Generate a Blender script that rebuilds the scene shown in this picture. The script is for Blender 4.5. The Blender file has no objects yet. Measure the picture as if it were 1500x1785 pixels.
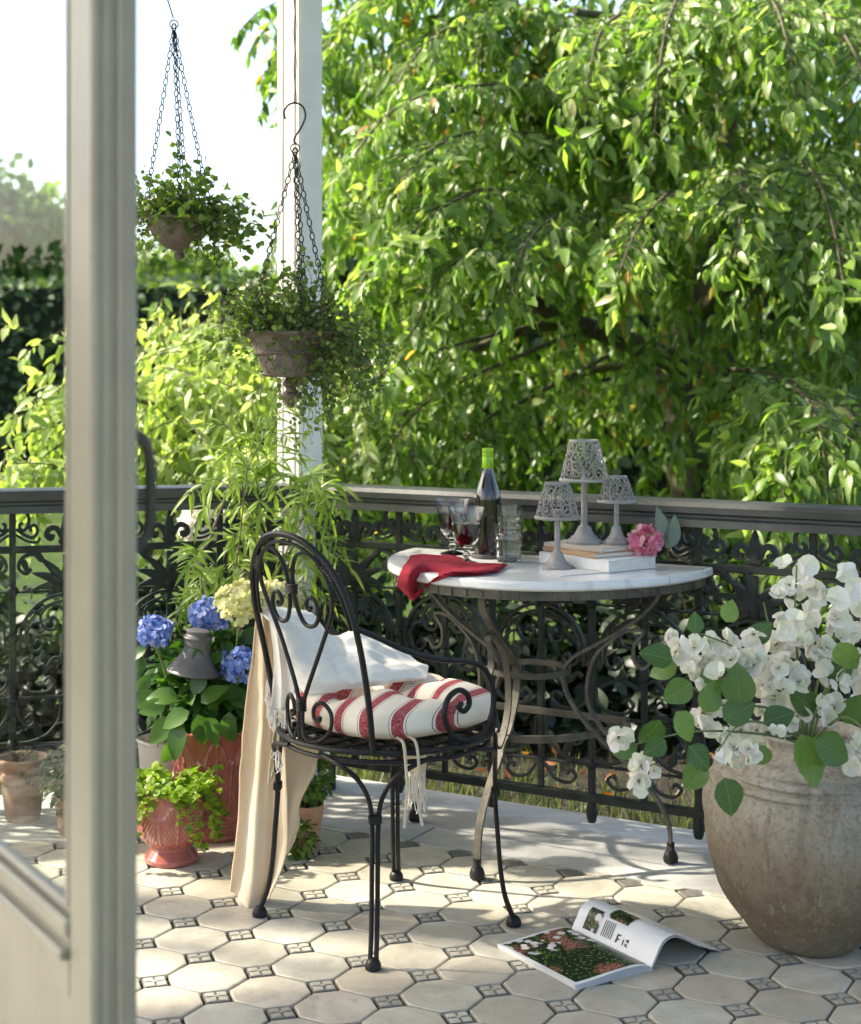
import bpy, math, random
import numpy as np
from mathutils import Vector, Matrix
random.seed(7)
RNG = np.random.default_rng(7)
SC = bpy.context.scene
COL = SC.collection
rad = math.radians

# ------------------------------------------------------------------ camera
CAMH = 1.2216
FPX, CXP, HYP = 2750.7, 632.4, 640.0          # focal length and principal point in photograph pixels
cam_d = bpy.data.cameras.new('camera')
cam = bpy.data.objects.new('camera', cam_d)
COL.objects.link(cam)
SC.camera = cam
cam.location = (0, 0, CAMH)
cam.rotation_euler = (rad(90), 0, 0)
cam_d.sensor_fit = 'HORIZONTAL'
cam_d.sensor_width = 36.0
cam_d.lens = FPX / 1500.0 * 36.0
cam_d.shift_x = (750 - CXP) / 1500.0
cam_d.shift_y = -(892.5 - HYP) / 1500.0
cam_d.clip_start = 0.05
cam_d.clip_end = 3000
cam_d.dof.use_dof = True
cam_d.dof.focus_distance = 3.5
cam_d.dof.aperture_fstop = 5.6

# ------------------------------------------------------------------ sky and sun
SUN_AZ = rad(-78)      # direction to the sun, from +Y towards +X
SUN_EL = rad(40)
world = bpy.data.worlds.new('World')
SC.world = world
world.use_nodes = True
wn = world.node_tree
wn.nodes.clear()
sky = wn.nodes.new('ShaderNodeTexSky')
sky.sky_type = 'NISHITA'
sky.sun_disc = False
sky.sun_elevation = SUN_EL
sky.sun_rotation = SUN_AZ
sky.air_density = 0.8
sky.dust_density = 3.0
sky.ozone_density = 1.0
bg = wn.nodes.new('ShaderNodeBackground')
bg.inputs['Strength'].default_value = 0.15
wo = wn.nodes.new('ShaderNodeOutputWorld')
wn.links.new(sky.outputs[0], bg.inputs[0])
wn.links.new(bg.outputs[0], wo.inputs[0])

sun_l = bpy.data.lights.new('sun', 'SUN')
sun_l.energy = 3.7
sun_l.angle = rad(1.2)
sun_l.color = (1.0, 0.94, 0.84)
sun = bpy.data.objects.new('sun', sun_l)
COL.objects.link(sun)
sdir = Vector((math.sin(SUN_AZ) * math.cos(SUN_EL), math.cos(SUN_AZ) * math.cos(SUN_EL), math.sin(SUN_EL)))
sun.rotation_euler = sdir.to_track_quat('Z', 'Y').to_euler()
sun.location = (-3, 3, 8)

SC.view_settings.view_transform = 'Standard'
SC.view_settings.look = 'None'
SC.view_settings.exposure = 1.76
SC.view_settings.gamma = 1.0
SC.view_settings.use_curve_mapping = False
SC.render.engine = 'CYCLES'
SC.cycles.use_denoising = True
SC.view_settings.use_white_balance = True
SC.view_settings.white_balance_temperature = 6950
SC.view_settings.white_balance_tint = 8
SC.cycles.use_adaptive_sampling = True
SC.cycles.adaptive_threshold = 0.03
SC.cycles.max_bounces = 10
SC.cycles.diffuse_bounces = 4
SC.cycles.glossy_bounces = 3
SC.cycles.transmission_bounces = 10
SC.cycles.transparent_max_bounces = 8
SC.cycles.caustics_reflective = False
SC.cycles.caustics_refractive = False
SC.cycles.sample_clamp_indirect = 6.0

# ------------------------------------------------------------------ helpers
def at(px, py, Y):
    """world point seen at photograph pixel (px, py) at depth Y"""
    return Vector(((px - CXP) / FPX * Y, Y, CAMH - (py - HYP) / FPX * Y))

def on_plane(px, py, z=0.0):
    return at(px, py, FPX * (CAMH - z) / (py - HYP))

def link(o, parent=None):
    COL.objects.link(o)
    if parent is not None:
        o.parent = parent
    return o

def thing(name, label, cat, loc=(0, 0, 0), rotz=0.0, group=None, kind=None):
    o = bpy.data.objects.new(name, None)
    o.empty_display_size = 0.05
    COL.objects.link(o)
    o.location = loc
    o.rotation_euler = (0, 0, rotz)
    if label: o['label'] = label
    if cat: o['category'] = cat
    if group: o['group'] = group
    if kind: o['kind'] = kind
    return o

def tag(o, label=None, cat=None, group=None, kind=None):
    if label: o['label'] = label
    if cat: o['category'] = cat
    if group: o['group'] = group
    if kind: o['kind'] = kind
    return o

def raw_mesh(name, V, F, mats=(), midx=None, smooth=True, sharp=None):
    """V (n,3); F list of index lists, or an (m,k) array"""
    me = bpy.data.meshes.new(name)
    V = np.asarray(V, dtype=np.float32)
    me.vertices.add(len(V))
    me.vertices.foreach_set('co', V.ravel())
    if isinstance(F, np.ndarray):
        m, k = F.shape
        tot = np.full(m, k, np.int32)
        loops = F.ravel().astype(np.int32)
    else:
        tot = np.array([len(f) for f in F], np.int32)
        loops = np.array([i for f in F for i in f], np.int32)
        m = len(F)
    me.loops.add(len(loops))
    me.loops.foreach_set('vertex_index', loops)
    me.polygons.add(m)
    st = np.zeros(m, np.int32)
    st[1:] = np.cumsum(tot)[:-1]
    me.polygons.foreach_set('loop_start', st)
    me.polygons.foreach_set('loop_total', tot)
    if midx is not None:
        me.polygons.foreach_set('material_index', np.asarray(midx, np.int32))
    me.polygons.foreach_set('use_smooth', np.full(m, bool(smooth)))
    me.update(calc_edges=True)
    me.validate()
    if smooth and sharp is not None:
        me.set_sharp_from_angle(angle=rad(sharp))
    if not isinstance(mats, (list, tuple)):
        mats = [mats]
    for mt in mats:
        me.materials.append(mt)
    return me

def crom(P, n=8, closed=False):
    """Catmull-Rom through the points, n steps a segment"""
    P = np.asarray(P, float)
    m = len(P)
    if closed:
        Q = np.vstack([P[-1], P, P[0], P[1]])
        segs = m
    else:
        Q = np.vstack([2 * P[0] - P[1], P, 2 * P[-1] - P[-2]])
        segs = m - 1
    out = []
    for i in range(segs):
        a, b, c, d = Q[i], Q[i + 1], Q[i + 2], Q[i + 3]
        for k in range(n):
            t = k / n
            out.append(.5 * (2 * b + (c - a) * t + (2 * a - 5 * b + 4 * c - d) * t * t + (3 * b - a - 3 * c + d) * t ** 3))
    if not closed:
        out.append(P[-1])
    return np.array(out)

class MB:
    """collects shapes and builds ONE mesh object"""
    def __init__(s):
        s.V, s.F, s.M = [], [], []
    def add(s, V, F, mi=0):
        o = len(s.V)
        s.V.extend([tuple(map(float, v)) for v in V])
        s.F.extend([[i + o for i in f] for f in F])
        s.M.extend([mi] * len(F))
        return s
    def box(s, lo, hi, mi=0, bev=0.0):
        x0, y0, z0 = lo; x1, y1, z1 = hi
        if bev <= 0:
            V = [(x0, y0, z0), (x1, y0, z0), (x1, y1, z0), (x0, y1, z0), (x0, y0, z1), (x1, y0, z1), (x1, y1, z1), (x0, y1, z1)]
            F = [(0, 3, 2, 1), (4, 5, 6, 7), (0, 1, 5, 4), (1, 2, 6, 5), (2, 3, 7, 6), (3, 0, 4, 7)]
            return s.add(V, F, mi)
        b = bev
        def ring(ix, z):
            a, c, e, g = x0 + ix, x1 - ix, y0 + ix, y1 - ix
            k = b
            return [(a + k, e, z), (c - k, e, z), (c, e + k, z), (c, g - k, z), (c - k, g, z), (a + k, g, z), (a, g - k, z), (a, e + k, z)]
        R = [ring(b, z0), ring(0, z0 + b), ring(0, z1 - b), ring(b, z1)]
        V = [p for r in R for p in r]
        F = [tuple(range(7, -1, -1)), tuple(range(24, 32))]
        for j in range(3):
            for i in range(8):
                F.append((j * 8 + i, j * 8 + (i + 1) % 8, j * 8 + 8 + (i + 1) % 8, j * 8 + 8 + i))
        return s.add(V, F, mi)
    def tube(s, P, r, n=8, closed=False, mi=0, cap=True):
        P = np.asarray(P, float)
        m = len(P)
        r = np.broadcast_to(np.asarray(r, float), (m,))
        if closed:
            T = np.roll(P, -1, 0) - np.roll(P, 1, 0)
        else:
            T = np.gradient(P, axis=0)
        T /= np.maximum(np.linalg.norm(T, axis=1, keepdims=True), 1e-9)
        ref = np.array([0, 0, 1.0]) if abs(T[0][2]) < .9 else np.array([1.0, 0, 0])
        N = np.cross(T[0], ref); N /= np.linalg.norm(N)
        V = []
        ang = np.arange(n) * 2 * np.pi / n
        for i in range(m):
            N = N - T[i] * N.dot(T[i])
            N /= max(np.linalg.norm(N), 1e-9)
            B = np.cross(T[i], N)
            for a in ang:
                V.append(P[i] + r[i] * (math.cos(a) * N + math.sin(a) * B))
        F = []
        for i in range(m if closed else m - 1):
            j = (i + 1) % m
            for k in range(n):
                l = (k + 1) % n
                F.append((i * n + k, i * n + l, j * n + l, j * n + k))
        if cap and not closed:
            F.append(tuple(range(n - 1, -1, -1)))
            F.append(tuple((m - 1) * n + k for k in range(n)))
        return s.add(V, F, mi)
    def bar(s, P, w, t, axis, closed=False, mi=0):
        """flat bar swept along P; w is its width along `axis`, t its thickness"""
        P = np.asarray(P, float)
        m = len(P)
        A = np.asarray(axis, float); A = A / np.linalg.norm(A)
        T = (np.roll(P, -1, 0) - np.roll(P, 1, 0)) if closed else np.gradient(P, axis=0)
        T /= np.maximum(np.linalg.norm(T, axis=1, keepdims=True), 1e-9)
        V = []
        for i in range(m):
            B = np.cross(T[i], A); B /= max(np.linalg.norm(B), 1e-9)
            for a, b in ((-1, -1), (1, -1), (1, 1), (-1, 1)):
                V.append(P[i] + A * a * w / 2 + B * b * t / 2)
        F = []
        for i in range(m if closed else m - 1):
            j = (i + 1) % m
            for k in range(4):
                l = (k + 1) % 4
                F.append((i * 4 + k, i * 4 + l, j * 4 + l, j * 4 + k))
        if not closed:
            F.append((3, 2, 1, 0)); F.append(tuple((m - 1) * 4 + k for k in range(4)))
        return s.add(V, F, mi)
    def lathe(s, prof, n=48, mi=0, c=(0, 0, 0), cap0=True, cap1=True, fn=None):
        """prof: list of (r, z). fn(theta, k) -> radius offset"""
        V = []
        m = len(prof)
        for k, (r, z) in enumerate(prof):
            for i in range(n):
                a = 2 * math.pi * i / n
                rr = r + (fn(a, k) if fn else 0)
                V.append((c[0] + rr * math.cos(a), c[1] + rr * math.sin(a), c[2] + z))
        F = []
        for k in range(m - 1):
            for i in range(n):
                j = (i + 1) % n
                F.append((k * n + i, k * n + j, k * n + n + j, k * n + n + i))
        if cap0: F.append(tuple(range(n - 1, -1, -1)))
        if cap1: F.append(tuple((m - 1) * n + i for i in range(n)))
        return s.add(V, F, mi)
    def grid(s, G, mi=0, thick=0.0):
        """G (m,n,3) surface; thick > 0 makes it two-sided with a rim"""
        G = np.asarray(G, float)
        m, n, _ = G.shape
        idx = lambda i, j: i * n + j
        F = [(idx(i, j), idx(i, j + 1), idx(i + 1, j + 1), idx(i + 1, j)) for i in range(m - 1) for j in range(n - 1)]
        V = G.reshape(-1, 3)
        if thick <= 0:
            return s.add(V, F, mi)
        du = np.gradient(G, axis=0); dv = np.gradient(G, axis=1)
        N = np.cross(du, dv); N /= np.maximum(np.linalg.norm(N, axis=2, keepdims=True), 1e-9)
        V2 = (G - N * thick).reshape(-1, 3)
        o = m * n
        F2 = [tuple(i + o for i in reversed(f)) for f in F]
        R = []
        for j in range(n - 1):
            R.append((idx(0, j + 1), idx(0, j), o + idx(0, j), o + idx(0, j + 1)))
            R.append((idx(m - 1, j), idx(m - 1, j + 1), o + idx(m - 1, j + 1), o + idx(m - 1, j)))
        for i in range(m - 1):
            R.append((idx(i, 0), idx(i + 1, 0), o + idx(i + 1, 0), o + idx(i, 0)))
            R.append((idx(i + 1, n - 1), idx(i, n - 1), o + idx(i, n - 1), o + idx(i + 1, n - 1)))
        return s.add(np.vstack([V, V2]), F + F2 + R, mi)
    def mesh(s, name, mats, smooth=True, sharp=40):
        return raw_mesh(name, s.V, s.F, mats, s.M, smooth, sharp)
    def build(s, name, mats, parent=None, loc=(0, 0, 0), smooth=True, sharp=40):
        o = bpy.data.objects.new(name, s.mesh(name, mats, smooth, sharp))
        o.location = loc
        return link(o, parent)

def place(name, me, parent=None, loc=(0, 0, 0), rot=(0, 0, 0), scale=(1, 1, 1)):
    o = bpy.data.objects.new(name, me)
    o.location = loc; o.rotation_euler = rot; o.scale = scale
    return link(o, parent)

def place_m(name, me, parent, M):
    o = bpy.data.objects.new(name, me)
    link(o, parent)
    o.matrix_local = M
    return o

def surf(C, M=40, N=40):
    """tensor Catmull-Rom surface through a control grid C[i][j]"""
    C = np.asarray(C, float)
    m, n, _ = C.shape
    a = max(1, M // (m - 1)); b = max(1, N // (n - 1))
    R = np.array([crom(C[i], b) for i in range(m)])
    return np.array([crom(R[:, j], a) for j in range(R.shape[1])]).transpose(1, 0, 2)

def vnoise(P, f=1.0, seed=0):
    """cheap smooth noise from sines, P (...,3) -> (...)"""
    r = np.random.default_rng(seed)
    out = 0
    for k in range(6):
        d = r.normal(size=3); d /= np.linalg.norm(d)
        out = out + np.sin(P @ d * f * (1 + .45 * k) + r.uniform(0, 6.28)) / (1 + .4 * k)
    return out / 3.0

# leaf template: base at the origin, tip at +y, upper side +z
def leaf_tpl(L=1.0, W=.4, belly=.4, fold=.12, droop=.15, n=4, tipw=.0, wave=0.0):
    V, F = [], []
    for k in range(n + 1):
        t = k / n
        w = W / 2 * (math.sin(math.pi * t ** (math.log(.5) / math.log(belly))) ** .8 if 0 < t < 1 else 0)
        z = -droop * t * t * L
        y = L * (t - .12 * droop * t * t)
        if k == 0 or k == n:
            V.append((0, y, z))
        else:
            s = 1 if k % 2 else -1
            V += [(-w, y, z + fold * w * 2 + wave * s), (0, y, z), (w, y, z + fold * w * 2 - wave * s)]
    F.append((0, 2, 1)); F.append((0, 3, 2))
    for k in range(1, n - 1):
        a = 1 + (k - 1) * 3; b = a + 3
        F += [(a, a + 1, b + 1, b), (a + 1, a + 2, b + 2, b + 1)]
    a = 1 + (n - 2) * 3
    e = len(V) - 1
    F += [(a, a + 1, e), (a + 1, a + 2, e)]
    return np.array(V), F

def frames(D, Nh, roll=None):
    """rotation matrices with columns side, axis, normal"""
    D = D / np.maximum(np.linalg.norm(D, axis=1, keepdims=True), 1e-9)
    S = np.cross(D, Nh)
    bad = np.linalg.norm(S, axis=1) < 1e-4
    S[bad] = np.cross(D[bad], np.array([1.0, .3, .2]))
    S /= np.linalg.norm(S, axis=1, keepdims=True)
    N = np.cross(S, D)
    return np.stack([S, D, N], axis=2)

def scatter(tpl, P, R, sc):
    """one (V, F) for many copies of a template"""
    V, F = tpl
    n = len(P)
    W = np.einsum('nij,vj->nvi', R, V) * np.asarray(sc).reshape(-1, 1, 1) + P[:, None, :]
    nv = len(V)
    FF = []
    off = np.arange(n) * nv
    tri = [f for f in F if len(f) == 3]; quad = [f for f in F if len(f) == 4]
    out = []
    if quad:
        q = np.array(quad)
        out.append((off[:, None, None] + q[None]).reshape(-1, 4))
    if tri:
        q = np.array(tri)
        out.append((off[:, None, None] + q[None]).reshape(-1, 3))
    return W.reshape(-1, 3), out

def mixed_mesh(name, chunks, mats, smooth=True):
    """chunks: list of (V, [face arrays], material index)"""
    Vs, tot, loops, mi = [], [], [], []
    o = 0
    for V, Fs, m in chunks:
        for F in Fs:
            F = np.asarray(F)
            loops.append((F + o).ravel())
            tot.append(np.full(len(F), F.shape[1], np.int32))
            mi.append(np.full(len(F), m, np.int32))
        Vs.append(V); o += len(V)
    V = np.vstack(Vs).astype(np.float32)
    loops = np.concatenate(loops).astype(np.int32); tot = np.concatenate(tot); mi = np.concatenate(mi)
    me = bpy.data.meshes.new(name)
    me.vertices.add(len(V)); me.vertices.foreach_set('co', V.ravel())
    me.loops.add(len(loops)); me.loops.foreach_set('vertex_index', loops)
    me.polygons.add(len(tot))
    st = np.zeros(len(tot), np.int32); st[1:] = np.cumsum(tot)[:-1]
    me.polygons.foreach_set('loop_start', st); me.polygons.foreach_set('loop_total', tot)
    me.polygons.foreach_set('material_index', mi)
    me.polygons.foreach_set('use_smooth', np.full(len(tot), smooth))
    me.update(calc_edges=True)
    for m in (mats if isinstance(mats, (list, tuple)) else [mats]):
        me.materials.append(m)
    return me

def tubes_chunk(paths, r, n=3, mi=0):
    mb = MB()
    for i, p in enumerate(paths):
        mb.tube(p, r[i] if hasattr(r, '__len__') else r, n, cap=False)
    V = np.array(mb.V)
    return (V, [np.array(mb.F)], mi)

def rdir(n, rng=RNG):
    v = rng.normal(size=(n, 3))
    return v / np.linalg.norm(v, axis=1, keepdims=True)

# ------------------------------------------------------------------ materials
def new_mat(name):
    m = bpy.data.materials.new(name)
    m.use_nodes = True
    nt = m.node_tree
    nt.nodes.clear()
    out = nt.nodes.new('ShaderNodeOutputMaterial')
    return m, nt, out

def N(nt, t, **kw):
    n = nt.nodes.new(t)
    for k, v in kw.items():
        setattr(n, k, v)
    return n

def L(nt, a, b):
    nt.links.new(a, b)

def mixc(nt, fac, a, b, mode='MIX'):
    n = N(nt, 'ShaderNodeMix', data_type='RGBA', blend_type=mode)
    if hasattr(fac, 'is_linked'): L(nt, fac, n.inputs[0])
    else: n.inputs[0].default_value = fac
    for v, s in ((a, n.inputs[6]), (b, n.inputs[7])):
        if hasattr(v, 'is_linked'): L(nt, v, s)
        else: s.default_value = (*v, 1)
    return n.outputs[2]

def ramp(nt, fac, stops):
    r = N(nt, 'ShaderNodeValToRGB')
    e = r.color_ramp.elements
    while len(e) < len(stops): e.new(.5)
    for k, (p, c) in enumerate(stops):
        e[k].position = p
        e[k].color = (*c, 1) if hasattr(c, '__len__') else (c, c, c, 1)
    L(nt, fac, r.inputs[0])
    return r.outputs[0]

def noise(nt, scale, detail=4, rough=.55, vec=None, dist=0.0):
    n = N(nt, 'ShaderNodeTexNoise')
    n.inputs['Scale'].default_value = scale
    n.inputs['Detail'].default_value = detail
    n.inputs['Roughness'].default_value = rough
    n.inputs['Distortion'].default_value = dist
    if vec is not None: L(nt, vec, n.inputs['Vector'])
    return n.outputs[0]

def objco(nt):
    return N(nt, 'ShaderNodeTexCoord').outputs['Object']

def geopos(nt):
    return N(nt, 'ShaderNodeNewGeometry').outputs['Position']

def pbsdf(nt, out, color, rough=.5, metal=0.0, spec=.5, bump=None, bstr=.2, bdist=.002, coat=0.0):
    p = N(nt, 'ShaderNodeBsdfPrincipled')
    if hasattr(color, 'is_linked'): L(nt, color, p.inputs['Base Color'])
    else: p.inputs['Base Color'].default_value = (*color, 1)
    if hasattr(rough, 'is_linked'): L(nt, rough, p.inputs['Roughness'])
    else: p.inputs['Roughness'].default_value = rough
    p.inputs['Metallic'].default_value = metal
    p.inputs['Specular IOR Level'].default_value = spec
    p.inputs['Coat Weight'].default_value = coat
    p.inputs['Coat Roughness'].default_value = .08
    if bump is not None:
        b = N(nt, 'ShaderNodeBump')
        b.inputs['Strength'].default_value = bstr
        b.inputs['Distance'].default_value = bdist
        L(nt, bump, b.inputs['Height'])
        L(nt, b.outputs[0], p.inputs['Normal'])
    L(nt, p.outputs[0], out.inputs[0])
    return p

def simple(name, c1, c2=None, rough=.5, metal=0.0, ns=12, bs=80, bstr=.25, bdist=.002, spec=.5, coat=0.0, rand=0.0, co='obj', lo=.35, hi=.65):
    m, nt, out = new_mat(name)
    vec = objco(nt) if co == 'obj' else geopos(nt)
    c = c1
    if c2 is not None:
        c = mixc(nt, ramp(nt, noise(nt, ns, 6, .6, vec), [(lo, 0.0), (hi, 1.0)]), c1, c2)
    if rand:
        oi = N(nt, 'ShaderNodeObjectInfo')
        mr = N(nt, 'ShaderNodeMapRange')
        mr.inputs['To Min'].default_value = 1 - rand; mr.inputs['To Max'].default_value = 1 + rand
        L(nt, oi.outputs['Random'], mr.inputs['Value'])
        hs = N(nt, 'ShaderNodeHueSaturation')
        L(nt, mr.outputs[0], hs.inputs['Value'])
        if hasattr(c, 'is_linked'): L(nt, c, hs.inputs['Color'])
        else: hs.inputs['Color'].default_value = (*c, 1)
        c = hs.outputs[0]
    pbsdf(nt, out, c, rough, metal, spec, noise(nt, bs, 5, .6, vec), bstr, bdist, coat)
    return m

def leaf_mat(name, ca, cb, cc, trans=.45, rough=.42, tcol=None, island=True, spec=.5, tboost=1.6, extra=None):
    """leaf colour varies leaf by leaf; part of the light comes through"""
    m, nt, out = new_mat(name)
    if island: r = N(nt, 'ShaderNodeNewGeometry').outputs['Random Per Island']
    else: r = N(nt, 'ShaderNodeObjectInfo').outputs['Random']
    col = ramp(nt, r, [(0.0, ca), (.55, cb)] + (extra or [(1.0, cc)]))
    p = N(nt, 'ShaderNodeBsdfPrincipled')
    L(nt, col, p.inputs['Base Color'])
    p.inputs['Roughness'].default_value = rough
    p.inputs['Specular IOR Level'].default_value = spec
    t = N(nt, 'ShaderNodeBsdfTranslucent')
    if tcol is None: tcol = (1.25, 1.35, .55)
    tc = mixc(nt, 1.0, col, tuple(x * tboost for x in tcol), 'MULTIPLY')
    L(nt, tc, t.inputs['Color'])
    mx = N(nt, 'ShaderNodeMixShader')
    mx.inputs[0].default_value = trans
    L(nt, p.outputs[0], mx.inputs[1]); L(nt, t.outputs[0], mx.inputs[2])
    L(nt, mx.outputs[0], out.inputs[0])
    return m

# ------------------------------------------------------------------ the verandah: axes
TH = 0.52754
U = np.array([math.cos(TH), -math.sin(TH)])        # along the right-hand railing, towards the camera
NN = np.array([math.sin(TH), math.cos(TH)])        # outward from the right-hand railing
AL = rad(45) - TH
A_ = np.array([math.cos(AL), math.sin(AL)])        # along the left-hand railing, to the right and away
NL = np.array([-math.sin(AL), math.cos(AL)])       # outward from the left-hand railing
D_RAIL = 3.90
S_COR = -2.434
COR = S_COR * U + D_RAIL * NN                      # the corner where the railings meet
DL_RAIL = float(COR @ NL)

# materials of the setting
def old_paint(name, c1, c2, c3, rough=.45):
    m, nt, out = new_mat(name)
    vec = objco(nt)
    mp = N(nt, 'ShaderNodeMapping'); mp.inputs['Scale'].default_value = (1, 1, .06); L(nt, vec, mp.inputs[0])
    c = mixc(nt, ramp(nt, noise(nt, 6, 6, .6, vec), [(.4, 0.0), (.7, 1.0)]), c1, c2)
    c = mixc(nt, ramp(nt, noise(nt, 90, 5, .7, mp.outputs[0]), [(.64, 0.0), (.72, .6)]), c, c3)
    c = mixc(nt, ramp(nt, noise(nt, 38, 6, .75, vec), [(.66, 0.0), (.70, .7)]), c, c3)
    pbsdf(nt, out, c, rough, 0, .4, noise(nt, 70, 5, .7, mp.outputs[0]), .5, .003)
    return m
M_white = old_paint('white_paint', (.78, .77, .72), (.70, .69, .63), (.42, .37, .28))
M_cream = simple('cream_paint', (.66, .65, .58), (.55, .54, .47), .42, ns=7, bs=25, bstr=.15, bdist=.003)
def tile_mat():
    m, nt, out = new_mat('cream_tile')
    vec = geopos(nt)
    oi = N(nt, 'ShaderNodeObjectInfo').outputs['Random']
    base = ramp(nt, oi, [(0, (.47, .445, .37)), (.3, (.56, .535, .45)), (.55, (.43, .41, .345)), (.7, (.52, .50, .43)), (.84, (.53, .45, .35)), (1, (.60, .58, .50))])
    c = mixc(nt, ramp(nt, noise(nt, 9, 7, .68, vec, 1.2), [(.36, 0.0), (.68, 1.0)]), base, mixc(nt, .55, base, (.25, .23, .175)))
    c = mixc(nt, ramp(nt, noise(nt, 130, 3, .7, vec), [(.62, 0.0), (.76, .5)]), c, (.22, .19, .14))
    c = mixc(nt, ramp(nt, noise(nt, 3.3, 5, .6, vec), [(.54, 0.0), (.72, .45)]), c, (.44, .35, .25))
    c = mixc(nt, ramp(nt, noise(nt, 26, 8, .75, vec), [(.56, 0.0), (.72, .65)]), c, (.21, .19, .145))
    r = ramp(nt, noise(nt, 16, 4, .6, vec), [(.3, .36), (.75, .55)])
    pbsdf(nt, out, c, r, 0, .45, noise(nt, 40, 5, .6, vec), .18, .003)
    return m
M_tile = tile_mat()
M_grout = simple('dark_grout', (.035, .032, .027), (.075, .068, .056), .9, ns=40, bs=200, co='pos')
M_inset = simple('grey_inset_glaze', (.115, .11, .095), (.17, .16, .14), .5, ns=60, bs=150, co='pos')
M_inset2 = simple('pale_inset_petals', (.44, .42, .35), (.34, .32, .265), .5, ns=60, bs=150, co='pos', rand=.2)

# ------------------------------------------------------------------ roof over the verandah (above the picture)
def isect(n1, d1, n2, d2):
    return np.linalg.solve(np.array([n1, n2]), np.array([d1, d2]))
EAVE_R, EAVE_L = 4.22, DL_RAIL + .27
ev = isect(NN, EAVE_R, NL, EAVE_L)
poly = [ev, ev + U * 6.0, ev + U * 6.0 - NN * 1.9, isect(NN, EAVE_R - 1.9, NL, EAVE_L - 2.8), ev - A_ * 5.0 - NL * 2.8, ev - A_ * 5.0]
mb = MB()
n = len(poly)
V = [(p[0], p[1], 3.20) for p in poly] + [(p[0], p[1], 3.34) for p in poly]
mb.add(V, [tuple(range(n))[::-1], tuple(range(n, 2 * n))] + [(i, (i + 1) % n, n + (i + 1) % n, n + i) for i in range(n)])
roof = mb.build('roof', M_white, smooth=False)
tag(roof, 'white boarded verandah roof above the railing', kind='structure')

# ------------------------------------------------------------------ floor with octagon tiles and square insets
A0 = .15
X0 = np.array([-.17088 * CAMH, 2.61553 * CAMH])
Vv = -NN                                            # lattice axis towards the camera and left
D_TILE = 3.583
DL_TILE = DL_RAIL - .33
tv = isect(NN, D_TILE, NL, DL_TILE)
fl = [tv, tv + U * 5.6, tv + U * 5.6 - NN * 6.5, tv - A_ * 4.6 - NL * 5.2, tv - A_ * 4.6]
mb = MB()
V = [(p[0], p[1], -.012) for p in fl] + [(p[0], p[1], -.2) for p in fl]
n = len(fl)
mb.add(V, [tuple(range(n))[::-1], tuple(range(n, 2 * n))] + [(i, (i + 1) % n, n + (i + 1) % n, n + i) for i in range(n)])
floor = mb.build('floor', M_grout, smooth=False)
tag(floor, 'cream octagon tile verandah floor', kind='structure')

def inside(p, m=0.0):
    return p @ NN < D_TILE - m and p @ NL < DL_TILE - m

def clip_poly(P):
    """clip polygon to the tiled area"""
    for nrm, d in ((NN, D_TILE - .003), (NL, DL_TILE - .003)):
        out = []
        for i in range(len(P)):
            a, b = P[i], P[(i + 1) % len(P)]
            da, db = a @ nrm - d, b @ nrm - d
            if da <= 0: out.append(a)
            if da * db < 0: out.append(a + (b - a) * da / (da - db))
        P = out
        if len(P) < 3: return []
    return P

CUT = .0365
def octa(g=.0029):
    h = A0 / 2 - g; c = CUT + g * .4
    loc = [(-h + c, -h), (h - c, -h), (h, -h + c), (h, h - c), (h - c, h), (-h + c, h), (-h, h - c), (-h, -h + c)]
    return loc
def tile_geo(P, z=0.0, bev=.0028, th=.010):
    """bevelled slab over polygon P (world xy around its centre)"""
    c = sum(P) / len(P)
    k = len(P)
    inn = [c + (p - c) * (1 - bev / max(np.linalg.norm(p - c), 1e-6)) for p in P]
    V = [(*p, z - th) for p in P] + [(*p, z - .0016) for p in P] + [(*p, z) for p in inn]
    F = [tuple(range(2 * k, 3 * k))]
    for j in range(2):
        for i in range(k):
            F.append((j * k + i, j * k + (i + 1) % k, j * k + k + (i + 1) % k, j * k + k + i))
    return V, F
def orient(P):
    a = sum(P[i][0] * P[(i + 1) % len(P)][1] - P[(i + 1) % len(P)][0] * P[i][1] for i in range(len(P)))
    return P if a > 0 else P[::-1]

rt = np.stack([U, -Vv], axis=1)                     # local (x along U, y outward)
oct_w = orient([rt @ np.array(q) for q in octa()])
Vt, Ft = tile_geo(oct_w)
me_tile = raw_mesh('tile', Vt, Ft, [M_tile], smooth=True, sharp=30)

# inset: dark glazed square with a raised border, four petals and a boss
hd = CUT - .0032
sq = orient([rt @ np.array(q) for q in ((-hd, 0), (0, -hd), (hd, 0), (0, hd))])
mb = MB()
Vi, Fi = tile_geo(sq, -.0012, .0014)
mb.add(Vi, Fi, 0)
ax = (sq[1] - sq[0]) / np.linalg.norm(sq[1] - sq[0]); ay = np.array([-ax[1], ax[0]])
hs = hd / math.sqrt(2)
def flat(P, z, mi):
    mb.add([(*(ax * p[0] + ay * p[1]), z) for p in P], [tuple(range(len(P)))], mi)
    k = len(P)
    mb.add([(*(ax * p[0] + ay * p[1]), z) for p in P] + [(*(ax * p[0] * 1.05 + ay * p[1] * 1.05), z - .0012) for p in P],
           [((i + 1) % k, i, k + i, k + (i + 1) % k) for i in range(k)], mi)
for sx in (-1, 1):
    for sy in (-1, 1):
        a, b = .0028, hs * .86
        flat([(sx * x, sy * y) for x, y in (((a, a * 1.7), (a * 1.7, a), (b, a), (b, b * .9), (b * .9, b), (a, b))[::(1 if sx * sy > 0 else -1)])], .0002, 1)
k = 8
flat([(.0042 * math.cos(t * 2 * math.pi / k), .0042 * math.sin(t * 2 * math.pi / k)) for t in range(k)], .0010, 1)
me_inset = mb.mesh('inset_tile', [M_inset, M_inset2], smooth=False)

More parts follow.
